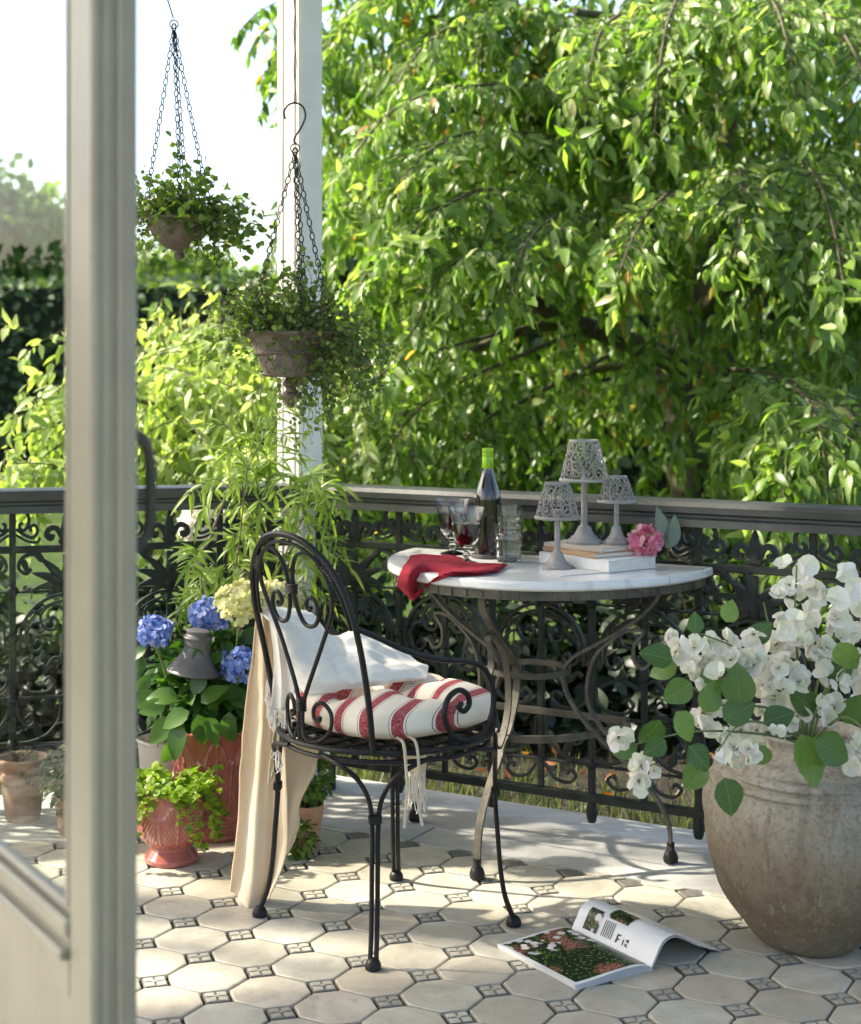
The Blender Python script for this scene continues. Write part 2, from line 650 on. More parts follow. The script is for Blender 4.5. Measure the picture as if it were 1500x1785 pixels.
far_chunks, n_oct, n_ins = MB(), 0, 0
rr = random.Random(3)
for i in range(-34, 30):
    for j in range(-16, 34):
        c = X0 + U * A0 * (i + .5) + Vv * A0 * (j + .5)
        if -1.9 < c[1] < 4.6 and -3.2 < c[0] < 3.4:
            P = [c + q for q in oct_w]
            Q = clip_poly(P)
            if len(Q) >= 3:
                px = c[0] / max(c[1], .1) * FPX + CXP
                show = c[1] > 2.78 and -130 < px < 1640
                z = rr.uniform(-.0007, .0007)
                if show and len(Q) == len(P) and inside(c, A0 * .5):
                    o = place('tile', me_tile, floor, (c[0], c[1], z), (rr.uniform(-.004, .004), rr.uniform(-.004, .004), 0))
                    n_oct += 1
                elif show:
                    cc = sum(Q) / len(Q)
                    V, F = tile_geo(orient([q - cc for q in Q]), 0)
                    o = place('tile', raw_mesh('tile', V, F, [M_tile], smooth=True, sharp=30), floor, (cc[0], cc[1], z))
                    n_oct += 1
                else:
                    V, F = tile_geo(orient(Q), z)
                    far_chunks.add(V, F, 0)
        c = X0 + U * A0 * i + Vv * A0 * j
        if -1.9 < c[1] < 4.6 and -3.2 < c[0] < 3.4:
            px = c[0] / max(c[1], .1) * FPX + CXP
            show = c[1] > 2.78 and -130 < px < 1640
            if inside(c, CUT) and show:
                o = place('inset_tile', me_inset, floor, (c[0], c[1], rr.uniform(-.0005, .0005))); n_ins += 1
            else:
                Q = clip_poly([c + q for q in sq])
                if len(Q) >= 3:
                    V, F = tile_geo(orient(Q), -.001)
                    far_chunks.add(V, F, 1)
ft = far_chunks.build('tile_field', [M_tile, M_inset], floor, sharp=30)
ft['kind'] = 'stuff'

# ------------------------------------------------------------------ stone edging slabs outside the tiles
def stone_mat():
    m, nt, out = new_mat('pale_stone')
    vec = geopos(nt)
    mp = N(nt, 'ShaderNodeMapping'); mp.inputs['Rotation'].default_value = (0, 0, TH); mp.inputs['Scale'].default_value = (.35, 1.6, 1); L(nt, vec, mp.inputs[0])
    c = mixc(nt, ramp(nt, noise(nt, 5, 7, .65, mp.outputs[0]), [(.35, 0.0), (.68, 1.0)]), (.33, .33, .31), (.52, .515, .49))
    c = mixc(nt, ramp(nt, noise(nt, 20, 7, .7, vec), [(.57, 0.0), (.74, .55)]), c, (.22, .21, .185))
    c = mixc(nt, ramp(nt, noise(nt, 110, 4, .7, vec), [(.60, 0.0), (.72, .5)]), c, (.12, .115, .10))
    pbsdf(nt, out, c, .8, 0, .3, noise(nt, 60, 6, .7, vec), .6, .004)
    return m
M_stone = stone_mat()
edge = thing('kerb', 'pale grey stone edging slabs under the railings', None, kind='structure')
def slab_run(o, dirv, nrm, s0, s1, d0, d1, L0, off, z):
    """slabs along dirv between outward offsets d0 and d1, mitred at the corner by the caller's lengths"""
    s = s0 - off
    while s < s1:
        a, b = max(s, s0), min(s + L0, s1)
        if b - a > .02:
            P = [dirv * (a + 0.003) + nrm * (d0 + 0.003), dirv * (b - 0.003) + nrm * (d0 + 0.003), dirv * (b - 0.003) + nrm * (d1 - 0.003), dirv * (a + 0.003) + nrm * (d1 - 0.003)]
            # mitre
            n2, e2 = (NL, .0) if nrm is NN else (NN, .0)
            lim = lambda d: (DL_RAIL + (d - D_RAIL)) if nrm is NN else (D_RAIL + (d - DL_RAIL))
            Q = P
            # clip by the bisector line through the corner
            bis = (NN - NL) if nrm is NN else (NL - NN)
            bd = (D_RAIL - DL_RAIL) if nrm is NN else (DL_RAIL - D_RAIL)
            out = []
            for i in range(len(Q)):
                p, q = Q[i], Q[(i + 1) % len(Q)]
                dp, dq = bd - p @ bis + .0015, bd - q @ bis + .0015
                if dp <= 0: out.append(p)
                if dp * dq < 0: out.append(p + (q - p) * dp / (dp - dq))
            if len(out) >= 3:
                Q = orient(out)
                cc = sum(Q) / len(Q)
                V, F = tile_geo([q - cc for q in Q], 0, .003, .19)
                place('slab', raw_mesh('slab', V, F, [M_stone], smooth=True, sharp=30), o, (cc[0], cc[1], z + random.uniform(-.001, .001)))
        s += L0
slab_run(edge, U, NN, -2.75, 1.6, D_TILE + .001, D_TILE + .142, 1.15, .35, -.001)
slab_run(edge, U, NN, -2.75, 1.6, D_TILE + .142, 4.045, 1.35, .75, .0005)
sl_c = float(COR @ A_)
slab_run(edge, A_, NL, sl_c - 3.6, sl_c + .4, DL_TILE + .001, DL_TILE + .15, 1.15, .2, -.001)
slab_run(edge, A_, NL, sl_c - 3.6, sl_c + .4, DL_TILE + .15, DL_RAIL + .145, 1.35, .6, .0005)

# ------------------------------------------------------------------ garden ground
def lawn_mat():
    m, nt, out = new_mat('lawn')
    vec = geopos(nt)
    c = mixc(nt, ramp(nt, noise(nt, 1.3, 6, .65, vec), [(.35, 0.0), (.7, 1.0)]), (.035, .075, .015), (.075, .125, .025))
    c = mixc(nt, ramp(nt, noise(nt, 40, 4, .7, vec), [(.45, 0.0), (.75, .7)]), c, (.12, .14, .045))
    pbsdf(nt, out, c, .9, 0, .2, noise(nt, 60, 4, .7, vec), .8, .03)
    return m
M_lawn = lawn_mat()
mb = MB()
mb.add([(-600, -600, -.14), (600, -600, -.14), (600, 1500, -.14), (-600, 1500, -.14)], [(0, 1, 2, 3)])
g = mb.build('ground', M_lawn, smooth=False)
M_bed = simple('bark_mulch', (.018, .014, .010), (.045, .034, .022), .95, ns=30, bs=70, bstr=1.0, bdist=.03, co='pos')
be = isect(NN, 4.046, NL, DL_RAIL + .146); bo = isect(NN, 7.0, NL, DL_RAIL + 1.9)
mb = MB()
mb.add([(*be, -.134), (*(be + U * 5.5), -.134), (*(be + U * 5.5 + NN * 2.95), -.134), (*bo, -.134), (*(be - A_ * 4.6 + NL * 1.75), -.134), (*(be - A_ * 4.6), -.134)], [(0, 1, 2, 3, 4, 5)])
bed = mb.build('soil_bed', M_bed, smooth=False)
tag(bed, 'dark mulched planting bed outside the railings', kind='structure')
tag(g, 'green garden lawn beyond the verandah', kind='structure')

# ------------------------------------------------------------------ cast-iron railings
M_iron = simple('grey_green_iron_paint', (.018, .021, .018), (.028, .031, .028), .42, ns=30, bs=120, bstr=.3, co='pos', spec=.22)
M_railtop = simple('dark_grey_rail_paint', (.040, .042, .040), (.055, .058, .055), .38, ns=14, bs=60, bstr=.2, co='pos', spec=.6)

def spiral(c, r0, a0, turns, r1=.004, n=26, sgn=1):
    """flat spiral in x-z, from radius r0 at angle a0 winding inward"""
    P = []
    for k in range(n + 1):
        t = k / n
        r = r0 + (r1 - r0) * t ** .8
        a = a0 + sgn * t * turns * 2 * math.pi
        P.append((c[0] + r * math.cos(a), 0, c[1] + r * math.sin(a)))
    return P

PW = .29
ZT = .883
def flatshape(mb, pts, th=.012, bulge=.006):
    """solid from a 2-D outline (x, z) given counter-clockwise, raised in the middle"""
    P = np.array(pts)
    k = len(P)
    c = P.mean(0)
    inn = c + (P - c) * .62
    V = [(x, th / 2, z) for x, z in P] + [(x, -th / 2, z) for x, z in P] + [(x, -th / 2 - bulge, z) for x, z in inn] + [(x, th / 2 + bulge, z) for x, z in inn]
    F = []
    for i in range(k):
        j = (i + 1) % k
        F.append((i, k + i, k + j, j))
        F.append((k + i, 2 * k + i, 2 * k + j, k + j))
        F.append((j, 3 * k + j, 3 * k + i, i))
    F.append(tuple(2 * k + i for i in range(k)))
    F.append(tuple(3 * k + i for i in range(k))[::-1])
    mb.add(V, F)

def petal(mb, base, ang, Lp, Wp, th=.010, curl=0.0):
    pts = []
    n = 7
    ca, sa = math.cos(ang), math.sin(ang)
    def tr(u, v):
        a2 = curl * u / Lp
        return (base[0] + ca * u - sa * (v + a2 * u), base[1] + sa * u + ca * (v + a2 * u))
    up, dn = [], []
    for k in range(n + 1):
        t = k / n
        w = Wp / 2 * math.sin(math.pi * t ** .75) ** .7 if 0 < t < 1 else 0.0008
        dn.append(tr(Lp * t, -w)); up.append(tr(Lp * t, w))
    flatshape(mb, dn + up[::-1], th, .003)

def make_panel_meshes():
    ms = {}
    m = lambda b, nm: b.mesh(nm, [M_iron], True, 35)
    # plain upright between panels with its knops
    b = MB()
    b.box((-.009, -.008, .086), (.009, .008, ZT - .05), bev=.002)
    for z in (.60, .47, .30, .175):
        b.lathe([(.0095, z - .014), (.016, z - .006), (.017, z), (.016, z + .006), (.0095, z + .014)], 10)
    b.lathe([(.010, .022), (.013, .03), (.017, .05), (.010, .08)], 10)
    ms['upright'] = m(b, 'upright')
    # pair of C-scrolls at the head of the upright
    for sx, nm in ((1, 'head_scroll'), (-1, 'head_scroll')):
        b = MB()
        P = crom([(sx * .006, 0, .832), (sx * .028, 0, .828), (sx * .044, 0, .805), (sx * .040, 0, .778), (sx * .026, 0, .768), (sx * .019, 0, .782), (sx * .028, 0, .79)], 6)
        b.bar(P, .014, .009, (0, 1, 0))
        P = crom([(sx * .010, 0, .772), (sx * .030, 0, .757), (sx * .055, 0, .748), (sx * .068, 0, .765), (sx * .060, 0, .782), (sx * .047, 0, .776), (sx * .052, 0, .764)], 6)
        b.bar(P, .014, .009, (0, 1, 0))
        P = crom([(sx * .010, 0, .756), (sx * .04, 0, .738), (sx * .068, 0, .735), (sx * .075, 0, .748)], 6)
        b.bar(P, .012, .007, (0, 1, 0))
        ms['head_scroll%d' % sx] = m(b, nm)
    # stem and fleur-de-lis
    b = MB()
    b.box((-.008, -.007, .092), (.008, .007, .70), bev=.002)
    ms['stem'] = m(b, 'stem')
    b = MB()
    petal(b, (0, .715), math.pi / 2, .098, .030, .014)
    b.lathe([(.004, .79), (.011, .797), (.004, .812), (.001, .822)], 8)
    for sx in (-1, 1):
        P = crom([(sx * .004, 0, .715), (sx * .010, 0, .745), (sx * .026, 0, .772), (sx * .046, 0, .770), (sx * .052, 0, .752), (sx * .040, 0, .744), (sx * .036, 0, .756)], 6)
        b.bar(P, .015, .015, (0, 1, 0))
    b.box((-.020, -.010, .728), (.020, .010, .742), bev=.003)
    ms['fleur'] = m(b, 'fleur_de_lis')
    # palmette under the middle rail
    b = MB()
    for ang, Lp, Wp in ((90, .11, .03), (62, .105, .026), (118, .105, .026), (36, .098, .026), (144, .098, .026), (10, .085, .024), (170, .085, .024), (-14, .06, .02), (194, .06, .02)):
        petal(b, (0, .612), rad(ang), Lp, Wp, .011, curl=-.25 if ang < 90 else .25)
    b.lathe([(.006, .585), (.016, .60), (.018, .612), (.008, .63)], 10)
    ms['palmette'] = m(b, 'palmette')
    for sx in (-1, 1):
        b = MB()
        # broad acanthus scroll to the upright
        P = crom([(sx * .015, 0, .635), (sx * .05, 0, .672), (sx * .085, 0, .70), (sx * .118, 0, .693), (sx * .128, 0, .664), (sx * .108, 0, .648), (sx * .094, 0, .662)], 7)
        b.bar(P, .013, .010, (0, 1, 0))
        petal(b, (sx * .060, .678), rad(90 - sx * 38), .05, .02, .010)
        petal(b, (sx * .118, .690), rad(90 + sx * 160), .045, .018, .010)
        ms['acanthus%d' % sx] = m(b, 'acanthus_scroll')
    # arch and its inner scrolls
    b = MB()
    P = [(.125 * math.cos(t), 0, .462 + .125 * math.sin(t)) for t in np.linspace(-.25, math.pi + .25, 40)]
    b.bar(P, .014, .008, (0, 1, 0))
    P = [(.112 * math.cos(t), 0, .462 + .108 * math.sin(t)) for t in np.linspace(.35, math.pi - .35, 26)]
    b.bar(P, .008, .005, (0, 1, 0))
    ms['arch'] = m(b, 'arch')
    for sx in (-1, 1):
        b = MB()
        P = crom([(sx * .012, 0, .555), (sx * .045, 0, .556), (sx * .068, 0, .53), (sx * .060, 0, .497), (sx * .034, 0, .49), (sx * .022, 0, .512), (sx * .036, 0, .526), (sx * .043, 0, .513)], 7)
        b.bar(P, .012, .007, (0, 1, 0))
        P = crom([(sx * .066, 0, .512), (sx * .092, 0, .505), (sx * .108, 0, .478), (sx * .102, 0, .440), (sx * .078, 0, .43), (sx * .064, 0, .448), (sx * .076, 0, .462), (sx * .084, 0, .450)], 7)
        b.bar(P, .012, .007, (0, 1, 0))
        P = crom([(sx * .068, 0, .53), (sx * .088, 0, .54), (sx * .100, 0, .528)], 6)
        b.bar(P, .009, .006, (0, 1, 0))
        ms['scroll%d' % sx] = m(b, 'scroll')
    # flame finial
    b = MB()
    b.lathe([(.006, .40), (.014, .408), (.017, .425), (.012, .44), (.015, .446), (.011, .46), (.013, .466), (.008, .482), (.002, .50)], 10)
    ms['finial'] = m(b, 'finial')
    # wavy crest and lower frame
    b = MB()
    P = crom([(x, 0, .398 + .012 * math.sin(x / .125 * 9) + .006 * math.cos(x * 190)) for x in np.linspace(-.118, .118, 19)], 3)
    b.bar(P, .012, .008, (0, 1, 0))
    for x in (-.06, .06):
        petal(b, (x, .398), math.pi / 2, .035, .02, .010)
    ms['crest'] = m(b, 'crest')
    for sx in (-1, 1):
        b = MB()
        P = crom([(sx * .134, 0, .378), (sx * .128, 0, .34), (sx * .098, 0, .318), (sx * .05, 0, .318), (sx * .03, 0, .34), (sx * .045, 0, .357), (sx * .06, 0, .345)], 6)
        b.bar(P, .011, .007, (0, 1, 0))
        P = crom([(sx * .012, 0, .285), (sx * .02, 0, .235), (sx * .055, 0, .195), (sx * .10, 0, .18), (sx * .134, 0, .178)], 7)
        b.bar(P, .012, .007, (0, 1, 0))
        P = crom([(sx * .134, 0, .29), (sx * .128, 0, .25), (sx * .105, 0, .222), (sx * .085, 0, .235), (sx * .095, 0, .255), (sx * .108, 0, .246)], 6)
        b.bar(P, .011, .007, (0, 1, 0))
        petal(b, (sx * .07, .192), rad(90 - sx * 20), .05, .022, .009)
        P = crom([(sx * .012, 0, .16), (sx * .04, 0, .125), (sx * .08, 0, .118), (sx * .10, 0, .138), (sx * .085, 0, .152), (sx * .075, 0, .14)], 6)
        b.bar(P, .010, .007, (0, 1, 0))
        ms['lower%d' % sx] = m(b, 'lower_scroll')
    return ms
PM = make_panel_meshes()

def railing(label, origin, rotz, x0, x1, first, count, feet):
    """local x runs along the railing; panels start at local x = first"""
    t = thing('railing', label, 'railing', (origin[0], origin[1], 0), rotz, group='cast iron railings')
    # moulded handrail
    prof = [(-.034, ZT - .066), (.034, ZT - .066), (.034, ZT - .046), (.029, ZT - .042), (.029, ZT - .036), (.041, ZT - .030), (.043, ZT - .014), (.036, ZT - .003), (.018, ZT + .002), (-.018, ZT + .002), (-.036, ZT - .003), (-.043, ZT - .014), (-.041, ZT - .030), (-.029, ZT - .036), (-.029, ZT - .042), (-.034, ZT - .046)]
    b = MB()
    V = [(x0, y, z) for y, z in prof] + [(x1, y, z) for y, z in prof]
    k = len(prof)
    b.add(V, [tuple(range(k)), tuple(range(k, 2 * k))[::-1]] + [((i + 1) % k, i, k + i, k + (i + 1) % k) for i in range(k)])
    b.build('handrail', M_railtop, t, sharp=25)
    for z, h, d, nm in ((.715, .020, .016, 'middle_bar'), (.597, .007, .010, 'thin_bar'), (.302, .008, .012, 'thin_bar'), (.172, .007, .010, 'thin_bar'), (.086, .022, .026, 'bottom_bar')):
        b = MB()
        b.box((x0, -d / 2, z - h / 2), (x1, d / 2, z + h / 2), bev=.002)
        b.build(nm, M_iron, t)
    for i in range(count):
        xa = first + i * PW
        place('upright', PM['upright'], t, (xa, 0, 0))
        for sx in (-1, 1):
            place('head_scroll', PM['head_scroll%d' % sx], t, (xa, 0, 0))
        xc = xa + PW / 2
        for key, nm in (('stem', 'stem'), ('fleur', 'fleur_de_lis'), ('palmette', 'palmette'), ('arch', 'arch'), ('finial', 'finial'), ('crest', 'crest')):
            place(nm, PM[key], t, (xc, 0, 0))
        for sx in (-1, 1):
            place('scroll', PM['scroll%d' % sx], t, (xc, 0, 0))
            place('acanthus_scroll', PM['acanthus%d' % sx], t, (xc, 0, 0))
            place('lower_scroll', PM['lower%d' % sx], t, (xc, 0, 0))
    for xf in feet:
        b = MB()
        b.box((-.008, -.007, .0), (.008, .007, .08), bev=.002)
        b.build('foot', M_iron, t, (xf, 0, 0))
    return t
# right-hand railing: local x along U from the corner
railing('dark cast iron lace railing on the right, behind the marble table', COR, -TH, .01, 3.4, .0 - .01, 11, [.06, 1.24, 2.42])
# left-hand railing: runs from the corner to the left; local x along -A_
railing('dark cast iron lace railing on the left, behind the red flower pots', COR, math.pi + AL, .01, 3.4, .0 - .01, 10, [.06, .93, 1.8, 2.67])

# ------------------------------------------------------------------ corner post
post = thing('verandah_post', 'white chamfered wooden post where the two railings meet', 'post', (COR[0] - .045, COR[1] + .02, 0), rad(-41))
w, c = .050, .008
b = MB()
ring = [(-w + c, -w), (w - c, -w), (w, -w + c), (w, w - c), (w - c, w), (-w + c, w), (-w, w - c), (-w, -w + c)]
V, F = [], []
zs = [0, 3.20]
for z in zs: V += [(x, y, z) for x, y in ring]
F = [tuple(range(8))[::-1], tuple(range(8, 16))] + [(i, (i + 1) % 8, 8 + (i + 1) % 8, 8 + i) for i in range(8)]
b.add(V, F)
b.build('shaft', M_white, post, sharp=20)
b = MB()
b.box((-w - .012, -w - .012, 0), (w + .012, w + .012, .10), bev=.006)
b.build('base_block', M_white, post, sharp=20)
for sx in (-1, 1):           # planted beads down the camera-side faces
    b = MB(); b.box((-.004 + sx * .024, -w - .003, .1), (.004 + sx * .024, -w + .002, 3.20)); b.build('bead', M_white, post, sharp=20)

# ------------------------------------------------------------------ open glazed door on the left
M_door = old_paint('stone_grey_door_paint', (.26, .245, .185), (.215, .20, .15), (.13, .115, .08), .4)
def glass_mat(name, rough=0.0, tint=(1, 1, 1), thin=True):
    m, nt, out = new_mat(name)
    g = N(nt, 'ShaderNodeBsdfGlass'); g.inputs['Roughness'].default_value = rough; g.inputs['IOR'].default_value = 1.45; g.inputs['Color'].default_value = (*tint, 1)
    tr = N(nt, 'ShaderNodeBsdfTransparent'); tr.inputs['Color'].default_value = (*tint, 1)
    gl = N(nt, 'ShaderNodeBsdfGlossy'); gl.inputs['Roughness'].default_value = rough
    fr = N(nt, 'ShaderNodeFresnel'); fr.inputs['IOR'].default_value = 1.12
    mx = N(nt, 'ShaderNodeMixShader')
    bk = N(nt, 'ShaderNodeNewGeometry').outputs['Backfacing']
    inv = N(nt, 'ShaderNodeMath', operation='SUBTRACT'); inv.inputs[0].default_value = 1.0; L(nt, bk, inv.inputs[1])
    ff = N(nt, 'ShaderNodeMath', operation='MULTIPLY'); L(nt, fr.outputs[0], ff.inputs[0]); L(nt, inv.outputs[0], ff.inputs[1])
    L(nt, ff.outputs[0], mx.inputs[0]); L(nt, tr.outputs[0], mx.inputs[1]); L(nt, gl.outputs[0], mx.inputs[2])
    L(nt, (mx if thin else g).outputs[0], out.inputs[0])
    return m
M_pane = glass_mat('window_glass', 0.0, (.93, .95, .92))
dd = np.array([-.508, .861])                       # from the free edge back to the hinge
door = thing('glazed_door', 'open glazed door leaf with cream grey painted frame at the left edge', 'door', (-.165 * 1.6, 1.6, 0), math.atan2(dd[1], dd[0]))
# local x: from free edge to hinge; local y: thickness, -y faces the camera side... face towards camera is +y
TK, SW, DW, DH = .036, .098, .78, 2.45
def dbox(nm, lo, hi, bev=.004, par=door, mt=M_door):
    b = MB(); b.box(lo, hi, bev=bev); return b.build(nm, mt, par, sharp=25)
def door_stile(x0, x1):
    b = MB()
    # moulded face: quirk and bead towards the glass
    b.box((x0, -TK, .02), (x1, 0, DH), bev=.005)
    return b.build('stile', M_door, door, sharp=25)
b = MB(); b.tube([(.010, .003, .02), (.010, .003, DH)], .0075, 10); b.build('edge_bead', M_door, door)
b = MB(); b.tube([(.026, .0005, .02), (.026, .0005, DH)], .004, 8); b.build('edge_bead', M_door, door)
dbox('rebate_strip', (-.007, -TK * .98, .02), (.001, -TK * .42, DH), .002)
door_stile(0, SW); door_stile(DW - SW, DW)
dbox('top_rail', (SW, -TK + .001, DH - .11), (DW - SW, -.001, DH))
dbox('bottom_rail', (SW, -TK + .001, .02), (DW - SW, -.001, .20))
dbox('lock_rail', (SW, -TK + .001, .545), (DW - SW, -.001, .612))
dbox('lower_panel', (SW, -TK * .72, .20), (DW - SW, -TK * .30, .545), .002)
dbox('glazing_bead', (SW, -.014, .612), (DW - SW, .004, .630), .003)
dbox('glazing_bead', (SW, -.022, .630), (DW - SW, -.006, .641), .003)
dbox('panel_mould', (SW, -.006, .588), (DW - SW, .010, .600), .003)
dbox('glazing_bead', (SW, -.014, .641), (SW + .012, .001, DH - .11), .003)
b = MB(); b.box((SW, -TK * .5 - .002, .641), (DW - SW, -TK * .5 + .002, DH - .11)); b.build('pane', M_pane, door, smooth=False)
M_brz = simple('aged_bronze', (.045, .042, .036), (.07, .065, .055), .4, .6, ns=20)
b = MB()
hx = .050
b.tube(crom([(hx, -TK, 1.155), (hx, -TK - .018, 1.152), (hx, -TK - .034, 1.135), (hx, -TK - .038, 1.09), (hx, -TK - .034, 1.045), (hx, -TK - .016, 1.030), (hx, -TK, 1.028)], 6), [.0055] * 8 + [.0065] * 21 + [.0055] * 8, 8)
b.build('pull_handle', M_brz, door)

# ------------------------------------------------------------------ wrought-iron chair
M_blk = simple('black_wrought_iron', (.009, .009, .009), (.016, .0155, .015), .42, .0, ns=25, bs=140, bstr=.35, spec=.25)
CH = thing('garden_chair', 'black wrought iron armchair with scrolled heart back and striped cushion', 'chair', (.05, 3.48, 0), rad(39))
RR, ZR = .235, .428
r0 = .0053
# seat: double hoop, cross straps
b = MB()
t = np.linspace(0, 2 * math.pi, 49)[:-1]
b.tube([(RR * math.cos(a), RR * math.sin(a), ZR) for a in t], r0 + .001, 8, True)
b.tube([(.226 * math.cos(a), .226 * math.sin(a), ZR - .021) for a in t], r0, 8, True)
seat = b.build('seat_frame', M_blk, CH)
for k in range(-4, 5):
    q = k * .048
    h = math.sqrt(RR ** 2 - q ** 2) - .004
    b = MB(); b.bar([(-h, q, ZR + .004), (h, q, ZR + .004)], .016, .004, (0, 1, 0)); b.build('strap', M_blk, seat)
for k in range(-4, 5):
    q = k * .048
    h = math.sqrt(RR ** 2 - q ** 2) - .004
    b = MB(); b.bar([(q, -h, ZR - .001), (q, h, ZR - .001)], .016, .004, (1, 0, 0)); b.build('strap', M_blk, seat)
# legs: two rods arc in from the hoop, run down side by side and kick out at the foot
for la in (-45, 45, 135, 225):
    a = rad(la)
    e = np.array([math.cos(a), math.sin(a), 0]); tg = np.array([-math.sin(a), math.cos(a), 0])
    b = MB()
    for s in (-1, 1):
        st = a + s * .52
        p0 = np.array([.228 * math.cos(st), .228 * math.sin(st), ZR - .016])
        pts = [p0]
        for r, tt, z in ((.236, .075, ZR - .026), (.240, .036, ZR - .055), (.240, .012, ZR - .10), (.241, .0062, ZR - .16), (.246, .0060, .20), (.252, .0060, .125), (.262, .0060, .065), (.280, .0062, .018)):
            pts.append(e * r + tg * s * tt + np.array([0, 0, z]))
        b.tube(crom(pts, 6), r0, 8)
    leg = b.build('leg', M_blk, CH)
    b = MB()
    c = e * .2405 + np.array([0, 0, ZR - .135])
    b.box((-.014, -.009, -.010), (.014, .009, .010), bev=.003)
    col = b.build('collar', M_blk, leg, tuple(c)); col.rotation_euler = (0, 0, a + math.pi / 2)
    b = MB()
    b.lathe([(.010, .0), (.0165, .002), (.017, .010), (.013, .019), (.006, .024)], 14)
    b.build('foot', M_blk, leg, tuple(e * .281))
# arched back frame (p back/forward, q side, z)
def PQ(pts): return np.array([(p, q, z) for p, q, z in pts])
half = [(-.172, .166, ZR), (-.186, .171, .52), (-.207, .175, .62), (-.228, .174, .70), (-.246, .158, .77), (-.262, .120, .825), (-.276, .065, .861), (-.281, 0, .872)]
outer = half + [(p, -q, z) for p, q, z in half[::-1][1:]]
b = MB(); b.tube(crom(PQ(outer), 6), r0 + .0016, 10)
bf = b.build('back_frame', M_blk, CH)
b = MB()   # inner companion hoop over the head
inn = [(p + .003, q * .925, z - .016) for p, q, z in half[3:]]
b.tube(crom(PQ(inn + [(p, -q, z) for p, q, z in inn[::-1][1:]]), 6), r0 * .75, 8)
b.build('inner_hoop', M_blk, bf)
for s in (-1, 1):
    b = MB()
    pc = np.array((-.259, s * .1145, .824))
    for k in range(6):
        cc = np.array(crom(PQ(half[4:7]), 10)[6 + k]); cc[1] *= s
        b.tube([cc + .0125 * np.array([0, math.cos(x) * .75, math.sin(x)]) + np.array([0, -s * .004, -.006]) for x in np.linspace(0, 6.283, 13)[:-1]], .0016, 5, True)
    b.build('wire_binding', M_blk, bf)
# heart scrolls inside the back
for s in (-1, 1):
    pts = [(-.232, 0.006, ZR + .005), (-.233, .006, .50), (-.231, .020, .545), (-.232, .070, .64), (-.238, .112, .715), (-.250, .122, .765), (-.262, .104, .815), (-.270, .066, .838), (-.270, .030, .826), (-.263, .010, .785), (-.254, .010, .730), (-.247, .030, .687), (-.245, .062, .684), (-.247, .080, .708), (-.251, .074, .737), (-.253, .055, .743), (-.251, .043, .727), (-.250, .052, .716), (-.251, .060, .722)]
    b = MB(); b.tube(crom(PQ([(p, s * q, z) for p, q, z in pts]), 6), r0 * .9, 8)
    b.build('heart_scroll', M_blk, CH)
    # small scroll at the foot of the heart
    pts = [(-.232, .005, .51), (-.234, .007, .465), (-.233, .022, .438), (-.222, .052, .440), (-.212, .074, .465), (-.212, .076, .500), (-.220, .056, .520), (-.225, .036, .508), (-.224, .034, .486), (-.221, .047, .480), (-.220, .050, .490)]
    b = MB(); b.tube(crom(PQ([(p, s * q, z) for p, q, z in pts]), 6), r0 * .85, 8)
    b.build('base_scroll', M_blk, CH)
b = MB()
for k in range(7):
    b.tube([(-.232 + .009 * math.cos(x), .012 * math.sin(x), .497 + k * .0042) for x in np.linspace(0, 6.283, 13)[:-1]], .002, 5, True)
b.build('wire_binding', M_blk, CH)
b = MB()
for k in range(5):
    b.tube([(-.258 + .008 * math.cos(x), .0185 * math.sin(x), .748 + k * .0042) for x in np.linspace(0, 6.283, 13)[:-1]], .002, 5, True)
b.build('wire_binding', M_blk, CH)
# arms
for s in (-1, 1):
    pts = [(-.226, .174, .692), (-.175, .188, .668), (-.125, .203, .642), (-.07, .215, .622), (-.02, .223, .610), (.035, .230, .602), (.075, .234, .583), (.098, .236, .545), (.100, .236, .495), (.078, .235, .452), (.035, .233, .436), (-.008, .232, .452), (-.034, .232, .492), (-.026, .232, .530), (.002, .233, .546), (.028, .233, .535), (.034, .233, .513), (.020, .233, .500), (.006, .233, .509), (.012, .233, .520)]
    b = MB(); b.tube(crom(PQ([(p, s * q, z) for p, q, z in pts]), 6), r0 + .0008, 8)
    b.build('armrest', M_blk, CH)

